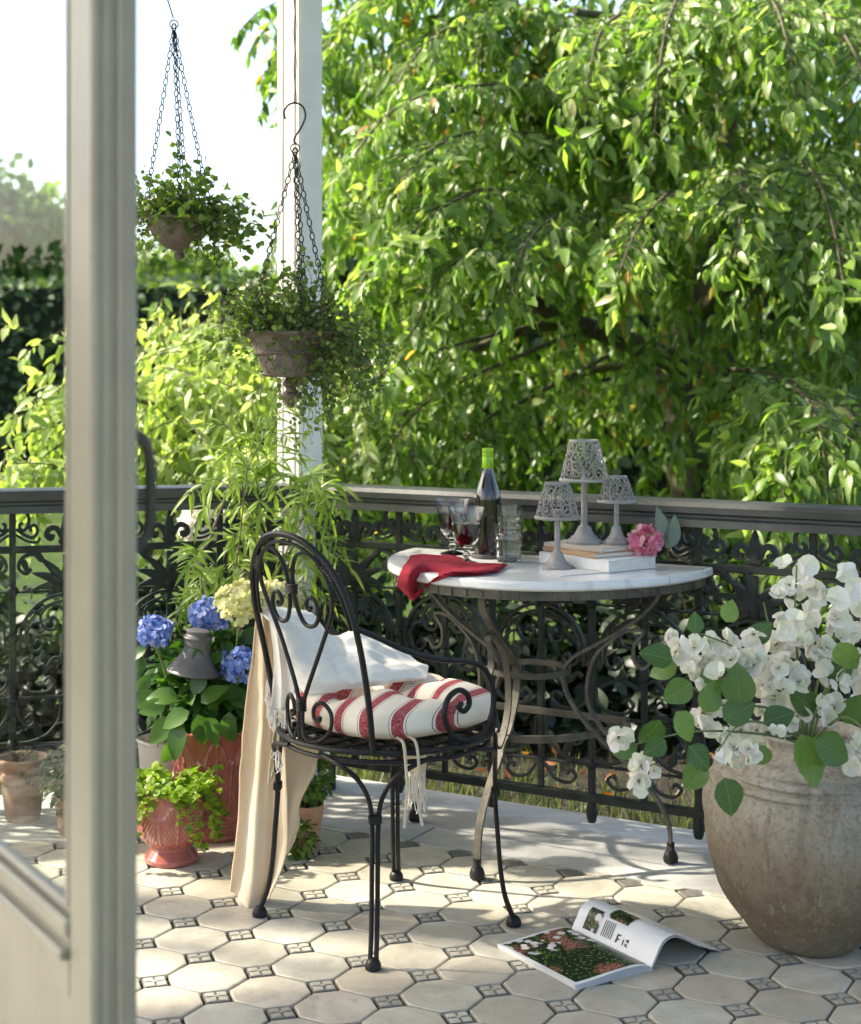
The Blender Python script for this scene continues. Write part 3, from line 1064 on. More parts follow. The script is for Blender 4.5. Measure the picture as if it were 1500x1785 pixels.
# ------------------------------------------------------------------ striped tufted cushion
def stripe_mat():
    m, nt, out = new_mat('red_striped_ticking')
    vec = objco(nt)
    sep = N(nt, 'ShaderNodeSeparateXYZ'); L(nt, vec, sep.inputs[0])
    def lin(a, bcoef):
        m1 = N(nt, 'ShaderNodeMath', operation='MULTIPLY'); L(nt, sep.outputs[0], m1.inputs[0]); m1.inputs[1].default_value = a
        m2 = N(nt, 'ShaderNodeMath', operation='MULTIPLY_ADD'); L(nt, sep.outputs[1], m2.inputs[0]); m2.inputs[1].default_value = bcoef; L(nt, m1.outputs[0], m2.inputs[2])
        return m2.outputs[0]
    t = lin(-math.sin(rad(22)) / .064, math.cos(rad(22)) / .064)
    ad = N(nt, 'ShaderNodeMath', operation='ADD'); L(nt, t, ad.inputs[0]); ad.inputs[1].default_value = 20.3
    fr = N(nt, 'ShaderNodeMath', operation='FRACT'); L(nt, ad.outputs[0], fr.inputs[0])
    cr = (.80, .72, .58); rd = (.34, .035, .048); dk = (.12, .03, .035)
    r = N(nt, 'ShaderNodeValToRGB'); r.color_ramp.interpolation = 'CONSTANT'
    e = r.color_ramp.elements
    stops = [(0, cr), (.18, dk), (.20, cr), (.25, rd), (.57, cr), (.62, dk), (.64, cr)]
    while len(e) < len(stops): e.new(.5)
    for k, (p, c) in enumerate(stops): e[k].position = p; e[k].color = (*c, 1)
    L(nt, fr.outputs[0], r.inputs[0])
    wv = noise(nt, 420, 2, .6, vec)
    c = mixc(nt, ramp(nt, wv, [(.52, 0.0), (.62, .4)]), r.outputs[0], (.78, .70, .60))
    pbsdf(nt, out, c, .92, 0, .15, noise(nt, 500, 2, .5, vec), .35, .002)
    return m
M_stripe = stripe_mat()
M_cloth = simple('cream_linen', (.72, .60, .44), (.66, .53, .37), .95, ns=6, bs=500, bstr=.3, spec=.1)
M_whitecl = simple('white_linen', (.82, .78, .70), (.77, .73, .65), .95, ns=8, bs=450, bstr=.3, spec=.1)
def cushion_mesh():
    n, m = 72, 26
    tuft = [(0, 0), (.105, .0), (-.105, 0), (0, .105), (0, -.105)]
    V = []
    for j in range(m + 1):
        ph = -math.pi / 2 + math.pi * j / m
        for i in range(n):
            a = 2 * math.pi * i / n
            ex = 2.8
            ca, sa = math.cos(a), math.sin(a)
            Rk = .214 / (abs(ca) ** ex + abs(sa) ** ex) ** (1 / ex) * .985
            cr = math.copysign(abs(math.cos(ph)) ** .55, 1)
            x, y = Rk * cr * ca, Rk * cr * sa
            z = math.copysign(abs(math.sin(ph)) ** .75, math.sin(ph)) * .046
            d = 0
            for tx, ty in tuft:
                rr2 = (x - tx) ** 2 + (y - ty) ** 2
                d += math.exp(-rr2 / .0014) * .9
            # seams pulled between the tufts
            for (ax_, ay_), (bx_, by_) in (((0, 0), (.105, 0)), ((0, 0), (-.105, 0)), ((0, 0), (0, .105)), ((0, 0), (0, -.105)), ((.105, 0), (.2, .03)), ((0, -.105), (.03, -.21)), ((-.105, 0), (-.2, -.02)), ((0, .105), (-.02, .21))):
                vx, vy = bx_ - ax_, by_ - ay_
                tt = max(0, min(1, ((x - ax_) * vx + (y - ay_) * vy) / (vx * vx + vy * vy)))
                dx, dy = x - ax_ - tt * vx, y - ay_ - tt * vy
                d += math.exp(-(dx * dx + dy * dy) / .00028) * .28
            d = min(d, .95)
            if z > 0: z = z * (1 - .86 * d) + .004 * math.sin(x * 31 + 1) * math.sin(y * 27)
            V.append((x, y, z))
    F = []
    for j in range(m):
        for i in range(n):
            k = (i + 1) % n
            F.append((j * n + i, j * n + k, j * n + n + k, j * n + n + i))
    return raw_mesh('cushion', V, F, [M_stripe])
cz = ZR + .006 + .046
cu = thing('seat_cushion', 'red and cream striped tufted cushion on the iron chair', 'cushion', (.05, 3.48, cz), rad(39))
place('pad', cushion_mesh(), cu, (.012, 0, 0))
for tx, ty in ((0, 0), (.105, 0), (-.105, 0), (0, .105), (0, -.105)):
    b = MB(); b.lathe([(.0, .003), (.006, .0028), (.008, 0), (.006, -.002)], 10, cap0=False); b.build('tuft_button', M_stripe, cu, (tx + .012, ty, .012))
for (px, py, dx) in ((-.125, -.185, 0), (-.10, -.192, .0), (-.185, .12, .0), (-.17, .135, 0)):
    b = MB()
    ln = random.uniform(.13, .17)
    P = crom([(px, py, -.022), (px * 1.05, py * 1.16, -.030), (px * 1.07, py * 1.22, -.08), (px * 1.07 + random.uniform(-.01, .01), py * 1.23, -.12), (px * 1.08 + random.uniform(-.015, .015), py * 1.22, -.03 - ln)], 6)
    b.bar(P, .009, .0016, (.95, .3, 0)); b.build('tie', M_cloth, cu)

# ------------------------------------------------------------------ throw over the chair
def wrinkle(G, amp, f, seed):
    du = np.gradient(G, axis=0); dv = np.gradient(G, axis=1)
    Nn = np.cross(du, dv); Nn /= np.maximum(np.linalg.norm(Nn, axis=2, keepdims=True), 1e-9)
    return G + Nn * (amp * vnoise(G, f, seed) + amp * .5 * vnoise(G, f * 2.3, seed + 1))[..., None]
TW = thing('throw_blanket', 'fringed white and cream throw draped over the chair back and seat', 'throw', (-.15, 3.5, 0))
TL = Vector((-.15, 3.5, 0))
def ctl(rows):
    return [[tuple(at(px, py, Y) - TL) for px, py, Y in r] for r in rows]
# the long cream fall behind the chair, in vertical folds
def fall(rows, amp, folds, seed, M=48, NNn=72):
    G = surf(ctl(rows), M, NNn)
    m, n, _ = G.shape
    u = np.linspace(0, 1, n)[None, :]; v = np.linspace(0, 1, m)[:, None]
    ph = 2 * math.pi * folds * (u + .05 * np.sin(3 * v + seed))
    off = amp * (.35 + .65 * v) * np.sin(ph + .6 * v) + amp * .12 * np.sin(2.3 * ph + 1 + v * 2)
    G[..., 1] += off
    return wrinkle(wrinkle(G, .0045, 17, seed + 3), .0015, 40, seed)
G = fall([[(449, 1064, 3.50), (458, 1058, 3.49), (470, 1058, 3.48), (482, 1070, 3.47)],
          [(440, 1130, 3.56), (455, 1128, 3.545), (474, 1128, 3.53), (490, 1132, 3.50)],
          [(428, 1250, 3.60), (450, 1250, 3.59), (474, 1250, 3.57), (496, 1248, 3.54)],
          [(416, 1400, 3.62), (440, 1400, 3.61), (468, 1400, 3.59), (500, 1392, 3.57)],
          [(404, 1520, 3.63), (432, 1530, 3.61), (466, 1530, 3.59), (498, 1490, 3.58)],
          [(400, 1556, 3.63), (428, 1578, 3.60), (456, 1572, 3.59), (470, 1560, 3.585)]], .026, 1.7, 3)
b = MB(); b.grid(G, thick=.003); b.build('long_fall', M_cloth, TW, sharp=60)
G = fall([[(476, 1240, 3.57), (500, 1290, 3.60), (530, 1300, 3.62), (556, 1308, 3.63)],
          [(478, 1330, 3.59), (500, 1340, 3.61), (526, 1345, 3.625), (548, 1345, 3.63)],
          [(480, 1400, 3.60), (498, 1405, 3.615), (512, 1408, 3.62), (522, 1400, 3.63)],
          [(478, 1470, 3.60), (494, 1470, 3.61), (508, 1462, 3.62), (520, 1440, 3.62)],
          [(474, 1540, 3.60), (484, 1520, 3.605), (494, 1500, 3.61), (500, 1490, 3.61)]], .008, 1.2, 5, 32, 36)
b = MB(); b.grid(G, thick=.003); b.build('tail', M_cloth, TW, sharp=60)
# the bunched white part lying in the seat
G = surf(ctl([[(452, 1058, 3.50), (480, 1050, 3.50), (520, 1062, 3.55), (560, 1090, 3.60), (600, 1130, 3.66), (640, 1150, 3.70)],
              [(458, 1064, 3.47), (486, 1064, 3.46), (535, 1072, 3.50), (582, 1112, 3.55), (622, 1096, 3.60), (690, 1130, 3.66)],
              [(468, 1080, 3.44), (500, 1092, 3.43), (548, 1110, 3.46), (592, 1140, 3.50), (640, 1128, 3.53), (738, 1160, 3.60)],
              [(484, 1110, 3.43), (516, 1132, 3.41), (556, 1150, 3.42), (604, 1160, 3.45), (660, 1158, 3.47), (745, 1172, 3.56)],
              [(500, 1150, 3.42), (530, 1178, 3.40), (566, 1182, 3.40), (612, 1182, 3.42), (668, 1182, 3.44), (742, 1180, 3.53)],
              [(512, 1190, 3.43), (536, 1206, 3.41), (570, 1203, 3.41), (616, 1199, 3.43), (672, 1192, 3.45), (735, 1184, 3.53)]]), 60, 75)
G = wrinkle(G, .012, 24, 11)
G = wrinkle(G, .0045, 62, 12)
b = MB(); b.grid(G, thick=.004); b.build('seat_bunch', M_whitecl, TW, sharp=60)
# inner fall with the fringe, between the heart and the near fold
G = fall([[(470, 1075, 3.45), (482, 1085, 3.44), (496, 1100, 3.44)],
          [(476, 1140, 3.46), (490, 1150, 3.45), (508, 1165, 3.45)],
          [(476, 1190, 3.47), (492, 1195, 3.46), (512, 1205, 3.46)],
          [(474, 1235, 3.475), (490, 1240, 3.465), (508, 1240, 3.46)]], .006, 1.6, 8, 24, 24)
b = MB(); b.grid(G, thick=.003); b.build('inner_fall', M_whitecl, TW, sharp=60)
def fringe(nm, line, length, nst, mt):
    b = MB()
    L0 = crom([at(*q) - TL for q in line], 12)
    for k in range(nst):
        p = L0[int((len(L0) - 1) * (k + random.random() * .6) / nst)]
        ln = length * random.uniform(.6, 1.15)
        P = [p + np.array([0, 0, .006])]
        for q in (.35, .7, 1):
            P.append(p + np.array([random.gauss(0, .0035), random.gauss(0, .0035), -ln * q]))
        b.tube(crom(P, 3), .0011, 4)
    b.build(nm, mt, TW)
fringe('fringe', [(466, 1190, 3.465), (472, 1235, 3.47), (490, 1242, 3.46), (508, 1240, 3.455)], .045, 60, M_whitecl)
fringe('fringe', [(478, 1300, 3.46), (484, 1312, 3.455), (490, 1318, 3.455)], .04, 14, M_whitecl)
G = fall([[(708, 1316, 3.62), (724, 1318, 3.615), (742, 1316, 3.62)],
          [(708, 1330, 3.62), (726, 1332, 3.61), (744, 1328, 3.62)],
          [(712, 1352, 3.62), (728, 1354, 3.61), (742, 1350, 3.62)]], .004, 1.2, 9, 12, 14)
b = MB(); b.grid(G, thick=.003); b.build('front_tail', M_cloth, TW, sharp=60)
fringe('fringe', [(712, 1350, 3.62), (728, 1354, 3.61), (742, 1350, 3.62)], .075, 34, M_whitecl)

# ------------------------------------------------------------------ half-round marble table
def marble():
    m, nt, out = new_mat('white_marble')
    vec = geopos(nt)
    w = N(nt, 'ShaderNodeTexWave'); w.inputs['Scale'].default_value = 2.2; w.inputs['Distortion'].default_value = 14; w.inputs['Detail'].default_value = 5; w.inputs['Detail Scale'].default_value = 1.6
    L(nt, vec, w.inputs['Vector'])
    c = mixc(nt, ramp(nt, w.outputs[1], [(.0, .55), (.12, 0.0)]), (.78, .78, .76), (.48, .50, .50))
    c = mixc(nt, ramp(nt, noise(nt, 9, 6, .6, vec), [(.4, 0.0), (.75, .5)]), c, (.64, .65, .64))
    pbsdf(nt, out, c, .16, 0, .5, noise(nt, 60, 3, .5, vec), .03, .001)
    return m
M_marble = marble()
M_rust = simple('weathered_iron', (.058, .054, .044), (.145, .125, .09), .6, .1, ns=22, bs=90, bstr=.6, bdist=.003, co='pos')
TS, TD = -1.66, 3.862              # centre of the straight back edge, in railing coordinates
tc = TS * U + TD * NN
TB = thing('marble_table', 'half-round white marble table on curled iron legs against the railing', 'table', (tc[0], tc[1], 0), -TH)
# local x along the railing, local -y towards the room
ZTOP = .72
ha, hb = .425, .505
half_out = [(ha * math.cos(t), -hb * math.sin(t)) for t in np.linspace(0, math.pi, 61)]
b = MB()
k = len(half_out)
def ring_at(f, z): return [(x * f, y * f - (0 if f == 1 else .0), z) for x, y in half_out]
rings = [ring_at(.985, ZTOP - .024), ring_at(1, ZTOP - .019), ring_at(1, ZTOP - .006), ring_at(.993, ZTOP)]
V = [p for r in rings for p in r]
F = [tuple(range(k))[::1], tuple(3 * k + i for i in range(k))[::-1]]
for j in range(3):
    for i in range(k):
        F.append((j * k + (i + 1) % k, j * k + i, j * k + k + i, j * k + k + (i + 1) % k))
b.add(V, F)
b.build('marble_top', M_marble, TB, sharp=30)
b = MB()
P = [(x * .955, y * .955 - .004, ZTOP - .036) for x, y in half_out]
b.bar(P, .022, .005, (0, 0, 1))
b.bar([(-ha * .955, -.006, ZTOP - .036), (ha * .955, -.006, ZTOP - .036)], .022, .005, (0, 0, 1))
ap = b.build('apron', M_rust, TB)
for i in range(3, 58, 2):
    b = MB()
    x, y = half_out[i]
    b.box((-.003, -.0035, -.009), (.003, .0035, .008), bev=.0012)
    o = b.build('apron_rib', M_rust, ap, (x * .961, y * .961 - .004, ZTOP - .036)); o.rotation_euler = (0, 0, math.atan2(y, x) + math.pi / 2)

def leg_curves(out):
    """radial profile: (distance from the table's axis, z)"""
    main = [(.80, .672), (.79, .645), (.66, .59), (.46, .535), (.28, .49), (.22, .45), (.235, .40), (.34, .335), (.48, .28), (.66, .215), (.80, .15), (.865, .09), (.875, .02)]
    scroll = [(.77, .50), (.715, .475), (.66, .49), (.655, .53), (.71, .565), (.62, .565), (.52, .54), (.42, .50), (.37, .44), (.37, .38), (.44, .325), (.53, .292), (.60, .30), (.625, .325), (.59, .34)]
    return main, scroll
def curve3(prof, ax, ay, R):
    return crom([(ax[0] + (ay[0]) * r * R, ax[1] + ay[1] * r * R, z) for r, z in prof], 8)
axc = (0.0, -.17)                      # the axis that the legs curl towards
for ang, R in ((-90, .345), (8, .412), (172, .412)):
    a = rad(ang)
    e = (math.cos(a), math.sin(a))
    nrm = (-e[1], e[0], 0)
    main, scr = leg_curves(0)
    b = MB()
    b.bar(curve3(main, axc, e, R), .018, .008, nrm)
    leg = b.build('leg', M_rust, TB, sharp=30)
    b = MB()
    b.bar(curve3(scr, axc, e, R), .016, .007, nrm)
    b.build('leg_scroll', M_rust, leg, sharp=30)
    b = MB(); b.lathe([(.009, .0), (.0175, .003), (.019, .013), (.015, .026), (.009, .034), (.010, .05)], 14)
    b.build('foot', M_blk, leg, (axc[0] + e[0] * R * .875, axc[1] + e[1] * R * .875, 0))
b = MB()
b.bar([(axc[0] + .102 * math.cos(t), axc[1] + .102 * math.sin(t), .452) for t in np.linspace(0, 2 * math.pi, 41)[:-1]], .014, .007, (0, 0, 1), True)
b.build('small_ring', M_rust, TB, sharp=30)
b = MB()
hoop = [(.20 * math.cos(t), -.02 - .29 * math.sin(t), .305) for t in np.linspace(-.12, math.pi + .12, 37)]
b.bar(hoop, .018, .007, (0, 0, 1))
b.bar([hoop[0], hoop[-1]], .018, .007, (0, 0, 1))
b.build('stretcher_hoop', M_rust, TB, sharp=30)

# ------------------------------------------------------------------ things on the table
M_glass = glass_mat('clear_glass', 0.0, (.985, .99, .985), thin=False)
def wine_mat():
    m, nt, out = new_mat('red_wine')
    pbsdf(nt, out, (.045, .004, .008), .05, 0, .5)
    return m
M_wine = wine_mat()
M_bottle = simple('dark_bottle_glass', (.012, .010, .009), None, .04, 0, bstr=0, spec=.7, coat=.6)
M_foil = simple('green_foil', (.22, .42, .02), (.26, .47, .03), .30, .35, ns=40, bs=200, bstr=.15)
M_slate = simple('dark_slate', (.05, .048, .048), (.075, .07, .07), .6, ns=30)
def smooth_prof(p, n=5):
    return [tuple(q) for q in crom(np.array(p), n)]

def on_table(px, py): return on_plane(px, py, ZTOP)
def goblet(label, px, py, sc, level):
    t = thing('wine_glass', label, 'wine glass', on_table(px, py), random.uniform(0, 6), group='red wine goblets')
    prof = [(.0325, 0), (.0325, .002), (.022, .006), (.0095, .010), (.007, .016), (.0105, .022), (.007, .028), (.0085, .036), (.018, .046), (.027, .056), (.0325, .070), (.0365, .090), (.0395, .110), (.0435, .130), (.0470, .144)]
    inn = [(.0456, .144), (.042, .130), (.038, .110), (.0348, .090), (.0308, .070), (.0252, .058), (.016, .049), (.002, .045)]
    p1 = [(r * sc, z * sc) for r, z in smooth_prof(prof, 3)]
    p2 = [(r * sc, z * sc) for r, z in smooth_prof(inn, 3)]
    def facets(a, k):
        z = (p1 + p2)[k][1] / sc
        if k < len(p1) and .05 < z < .112:
            return .0009 * (math.cos(a * 9) * math.cos(z * 260) + .5 * math.cos(18 * a))
        return 0
    b = MB(); b.lathe(p1 + p2, 72, fn=facets); b.build('bowl_and_stem', M_glass, t, sharp=50)
    w = [(r * sc * .985, z * sc) for r, z in smooth_prof(inn, 3)[::-1] if z < level]
    r_top = w[-1][0]
    w = [(.001, w[0][1] + .0004)] + [(r, z + .0002) for r, z in w[1:]] + [(r_top * .998, level * sc), (.001, level * sc)]
    b = MB(); b.lathe(w, 48, cap0=True, cap1=True); b.build('wine', M_wine, t, sharp=50)
goblet('stemmed glass of red wine on the table edge, standing on the red napkin', 813, 983, 1.0, .104)
goblet('rear stemmed glass of red wine, half hidden behind the front goblet', 788, 966, 1.02, .108)

p = on_table(850, 972)
cst = thing('coaster', 'round dark coaster under the wine bottle', 'coaster', p)
b = MB(); b.lathe([(.041, 0), (.043, .002), (.043, .009), (.041, .011), (.036, .0085), (.001, .008)], 40); b.build('disc', M_slate, cst)
bt = thing('wine_bottle', 'dark unlabelled wine bottle with lime green cap', 'bottle', p + Vector((0, 0, .0085)))
prof = smooth_prof([(.028, 0), (.0335, .004), (.0345, .012), (.0345, .12), (.0342, .150), (.030, .172), (.022, .196), (.0165, .215), (.0142, .232)], 4)
b = MB(); b.lathe(prof, 40); b.build('body', M_bottle, bt, sharp=50)
b = MB(); b.lathe([(.0147, .226), (.0152, .228), (.0152, .256), (.0145, .258), (.0154, .260), (.0154, .264), (.0147, .266), (.0154, .268), (.0154, .276), (.0148, .279), (.010, .2805)], 32); b.build('cap', M_foil, bt, sharp=50)

def tumbler(label, base, sc):
    t = thing('tumbler', label, 'glass', base, random.uniform(0, 6), group='stacked cut tumblers')
    prof = [(.0260, 0), (.0285, .002), (.0300, .02), (.0320, .05), (.0345, .082), (.0352, .0915)]
    inn = [(.0338, .0915), (.0330, .082), (.0300, .05), (.0280, .02), (.0262, .011), (.001, .010)]
    p1 = smooth_prof(prof, 8); p2 = smooth_prof(inn, 4)
    P = [(r * sc, z * sc) for r, z in p1 + p2]
    def cut(a, k):
        z = (p1 + p2)[k][1]
        if k < len(p1) and .006 < z < .066:
            return .0016 * math.sin(a * 8 + z * 170) * math.sin(a * 8 - z * 170) - .0004
        return 0
    b = MB(); b.lathe(P, 96, fn=cut); b.build('body', M_glass, t, sharp=60)
    return t
tb = on_table(886, 979)
tumbler('lower of two stacked cut glass tumblers beside the bottle', tb, 1.08)
tumbler('upper tumbler standing nested in the lower cut glass', tb + Vector((.003, 0, .058)), .96)

# three small metal lamps with pierced shades
M_grey = simple('distressed_grey_metal', (.31, .30, .285), (.21, .20, .19), .6, .0, ns=16, bs=90, bstr=.4)
def lamp(label, base, H, rb, shade_r0, shade_r1, z0, stem_r):
    t = thing('candle_lamp', label, 'lamp', base, random.uniform(0, 6), group='grey pierced shade lamps')
    k = rb
    b = MB(); b.lathe(smooth_prof([(k * .99, 0), (k, .004), (k * .97, .008), (k * .78, .012), (k * .74, .016), (k * .60, .020), (k * .46, .030), (k * .38, .038), (k * .36, .042)], 4) + [(stem_r * 1.25, .044), (stem_r, .048)], 40, cap1=True); b.build('base', M_grey, t, sharp=35)
    b = MB(); b.lathe([(stem_r, .046), (stem_r * .92, H * .6), (stem_r, z0 + .012), (stem_r * 1.6, z0 + .016), (stem_r * 1.6, z0 + .022)], 18); b.build('stem', M_grey, t, sharp=35)
    sh = MB()
    rims = [(shade_r0, z0), (shade_r1, H)]
    zz = [(shade_r0 * 1.02, z0 - .001), (shade_r0 * 1.03, z0 + .003), (shade_r0 * .985, z0 + .007), (shade_r0 * .965, z0 + .0065), (shade_r0 * .99, z0)]
    sh.lathe(zz, 48, cap0=False, cap1=False)
    shade = sh.build('shade_rim', M_grey, t, sharp=35)
    sh = MB()
    sh.lathe([(shade_r1 * 1.0, H - .006), (shade_r1 * 1.03, H - .003), (shade_r1 * 1.02, H), (shade_r1 * .93, H), (shade_r1 * .94, H - .006)], 40, cap0=False, cap1=False)
    sh.build('shade_collar', M_grey, shade, sharp=35)
    # pierced scrollwork on the cone
    b = MB()
    hh = H - z0
    def cone(a, z):
        f = (z - z0) / hh
        r = shade_r0 * .985 + (shade_r1 * .985 - shade_r0 * .985) * f
        return np.array([r * math.cos(a), r * math.sin(a), z])
    rows = max(3, int(hh / .023))
    rg = random.Random(len(label))
    for j in range(rows):
        zc = z0 + .010 + (hh - .018) * (j + .5) / rows
        f = (zc - z0) / hh
        rr_ = shade_r0 + (shade_r1 - shade_r0) * f
        n = max(7, int(2 * math.pi * rr_ / .026))
        for i in range(n):
            ac = 2 * math.pi * (i + .5 * (j % 2)) / n + rg.uniform(-.04, .04)
            s = rg.choice((-1, 1)); a0 = rg.uniform(0, 6.28)
            P = []
            for q in range(17):
                tt = q / 16
                rad_ = .0138 * (1 - tt) + .0022
                an = a0 + s * tt * 8.5
                P.append(cone(ac + rad_ * math.cos(an) / rr_, zc + rad_ * math.sin(an)))
            b.tube(P, [.0015] * 13 + [.0021] * 4, 5)
    b.build('shade_scrollwork', M_grey, shade)
    # ribs that carry the scrollwork
    for i in range(12):
        b = MB(); a = 2 * math.pi * i / 12
        b.tube([cone(a + .12 * math.sin(f * 9), z0 + hh * f) for f in np.linspace(0.03, .97, 9)], .0015, 5); b.build('shade_rib', M_grey, shade)
    return t
lamp('front grey pierced-shade lamp standing on the marble', on_table(971, 992), .216, .038, .056, .030, .126, .0075)

# books under the two rear lamps
M_page = simple('page_edges', (.74, .72, .66), (.66, .63, .56), .9, ns=60, bs=300, bstr=.5)
M_bkwhite = simple('white_book_cover', (.74, .73, .71), (.68, .67, .65), .5, ns=10)
M_bkbeige = simple('beige_book_cover', (.52, .46, .38), (.46, .40, .32), .6, ns=10)
M_bktan = simple('tan_book_cover', (.50, .33, .19), (.44, .28, .15), .6, ns=10)
def book(label, c, rz, w, d, h, z, cover):
    t = thing('book', label, 'book', (c[0], c[1], z), rz, group='books under the lamps')
    b = MB(); b.box((-w / 2 + .002, -d / 2 + .003, .0022), (w / 2 - .003, d / 2 - .003, h - .0022)); b.build('page_block', M_page, t, smooth=False)
    for zz in (0, h - .002):
        b = MB(); b.box((-w / 2, -d / 2, zz), (w / 2, d / 2, zz + .002), bev=.0006); b.build('cover_board', cover, t)
    b = MB(); b.box((-w / 2 - .001, -d / 2, .002), (-w / 2 + .0016, d / 2, h - .002), bev=.0006); b.build('spine', cover, t)
    return t
bc = Vector((.592, 3.985, 0)); brz = rad(37)
book('thick white book at the bottom of the pile on the marble', bc, brz, .170, .245, .030, ZTOP + .001, M_bkwhite)
book('thin tan book in the middle of the pile', (bc[0] - .018, bc[1] + .010), brz - .10, .140, .205, .012, ZTOP + .0315, M_bktan)
book('thin pale book on top of the pile under the lamps', (bc[0] - .016, bc[1] + .014), brz + .06, .135, .195, .011, ZTOP + .044, M_bkbeige)
zb = ZTOP + .0555
lamp('tallest grey pierced-shade lamp, standing on the books', at(1018, 940, 4.0) * 1 - Vector((0, 0, at(1018, 940, 4.0).z - zb)), .262, .046, .062, .036, .158, .0085)
lamp('smallest grey pierced-shade lamp, at the right end of the books', at(1074, 945, 3.98) - Vector((0, 0, at(1074, 945, 3.98).z - zb)), .172, .032, .048, .026, .106, .0065)
# a loose card under the front lamp
cd = thing('card', 'thin white card lying beside the front lamp', 'card', on_table(1000, 1000) + Vector((.0, .02, .0008)), rad(30))
b = MB(); b.box((-.07, -.045, 0), (.07, .045, .0012)); b.build('sheet', M_bkwhite, cd, smooth=False)

# pink hydrangea sprig
def petal_tpl(w=1.0, cup=.25):
    V = [(0, 0, 0), (-.32 * w, .38, cup * .3), (-.40 * w, .75, cup * .8), (-.12 * w, 1.0, cup * 1.2), (.12 * w, 1.0, cup * 1.2), (.40 * w, .75, cup * .8), (.32 * w, .38, cup * .3), (0, .55, cup * .25)]
    F = [(0, 7, 1), (1, 7, 2), (2, 7, 3), (3, 7, 4), (4, 7, 5), (5, 7, 6), (6, 7, 0)]
    return np.array(V), F
PT = petal_tpl(1.1, .3)
def floret_head(R, n, ps, rng, squash=.85, petals=4, up=.25):
    """hydrangea head: florets of four petals over a ball"""
    d = rdir(n * 3, rng)
    d = d[d[:, 2] > -up][:n]
    keep = []
    P, D, Nh, S = [], [], [], []
    for v in d:
        c = v * np.array([1, 1, squash]) * R * rng.uniform(.74, 1.05)
        nrm = v + rng.normal(size=3) * .25; nrm /= np.linalg.norm(nrm)
        t = np.cross(nrm, rng.normal(size=3)); t /= np.linalg.norm(t)
        bt_ = np.cross(nrm, t)
        for k in range(petals):
            a = 2 * math.pi * k / petals
            P.append(c); D.append(math.cos(a) * t + math.sin(a) * bt_); Nh.append(nrm); S.append(ps * rng.uniform(.85, 1.15))
    P, D, Nh, S = map(np.array, (P, D, Nh, S))
    return scatter(PT, P, frames(D, Nh), S)
def petal_mat(name, a, b_, c):
    return leaf_mat(name, a, b_, c, trans=.35, rough=.6, tcol=(1.1, 1.0, 1.0), spec=.2, tboost=1.1)
M_pink = petal_mat('pink_petals', (.62, .16, .28), (.72, .28, .40), (.80, .52, .55))
M_blue = petal_mat('blue_petals', (.10, .19, .48), (.21, .32, .66), (.44, .48, .72))
M_lime = petal_mat('lime_petals', (.52, .55, .20), (.62, .64, .32), (.72, .72, .46))
M_wht = petal_mat('white_petals', (.78, .78, .72), (.84, .84, .79), (.74, .78, .62))
M_dkleaf = leaf_mat('deep_green_leaf', (.022, .060, .014), (.040, .105, .020), (.070, .150, .030), .30, .35)
M_greyleaf = leaf_mat('grey_green_leaf', (.10, .15, .12), (.16, .21, .17), (.22, .27, .23), .25, .4)
M_stem = simple('brown_stem', (.10, .075, .04), (.14, .10, .05), .7, ns=40)
M_gstem = simple('green_stem', (.10, .15, .04), (.15, .19, .06), .6, ns=40)
sp0 = at(1122, 943, 3.95)
sg = thing('flower_sprig', 'artificial pink hydrangea sprig with grey-green leaves lying on the books', 'flower', tuple(sp0))
ch = floret_head(.039, 42, .018, np.random.default_rng(4), .85, 4, 1.0)
o = place('flower_head', mixed_mesh('flower_head', [(ch[0], ch[1], 0)], [M_pink]), sg)
end = on_table(1202, 985) + Vector((0, 0, .003)) - sp0
b = MB(); b.tube(crom([(0, 0, 0), (.045, .01, -.012), (.085, .0, -.040), tuple(end)], 6), .0022, 6); b.build('stem', M_stem, sg)
b = MB(); b.tube(crom([(.072, .003, -.030), (.105, .015, -.045), (.120, .0, -.062)], 6), .0014, 6); b.build('twig', M_stem, sg)
lt = leaf_tpl(1, .42, .42, .10, .25, 6)
def one_leaf(parent, name, base, d, nh, size, mt, tpl=lt):
    R_ = frames(np.array([d], float), np.array([nh], float))[0]
    M = Matrix.Identity(4)
    for i in range(3):
        for j in range(3): M[i][j] = R_[i][j] * size
        M[i][3] = base[i]
    me = raw_mesh('leaf', tpl[0], tpl[1], [mt])
    return place_m(name, me, parent, M)
for (bx, bz, dx, dz, sz) in ((.050, -.008, -.02, 1, .098), (.068, -.018, .28, 1, .090), (.060, -.02, .12, .6, .07)):
    one_leaf(sg, 'leaf', (bx, .005, bz), (dx, .15, dz), (.4, -1, .3), sz, M_greyleaf)

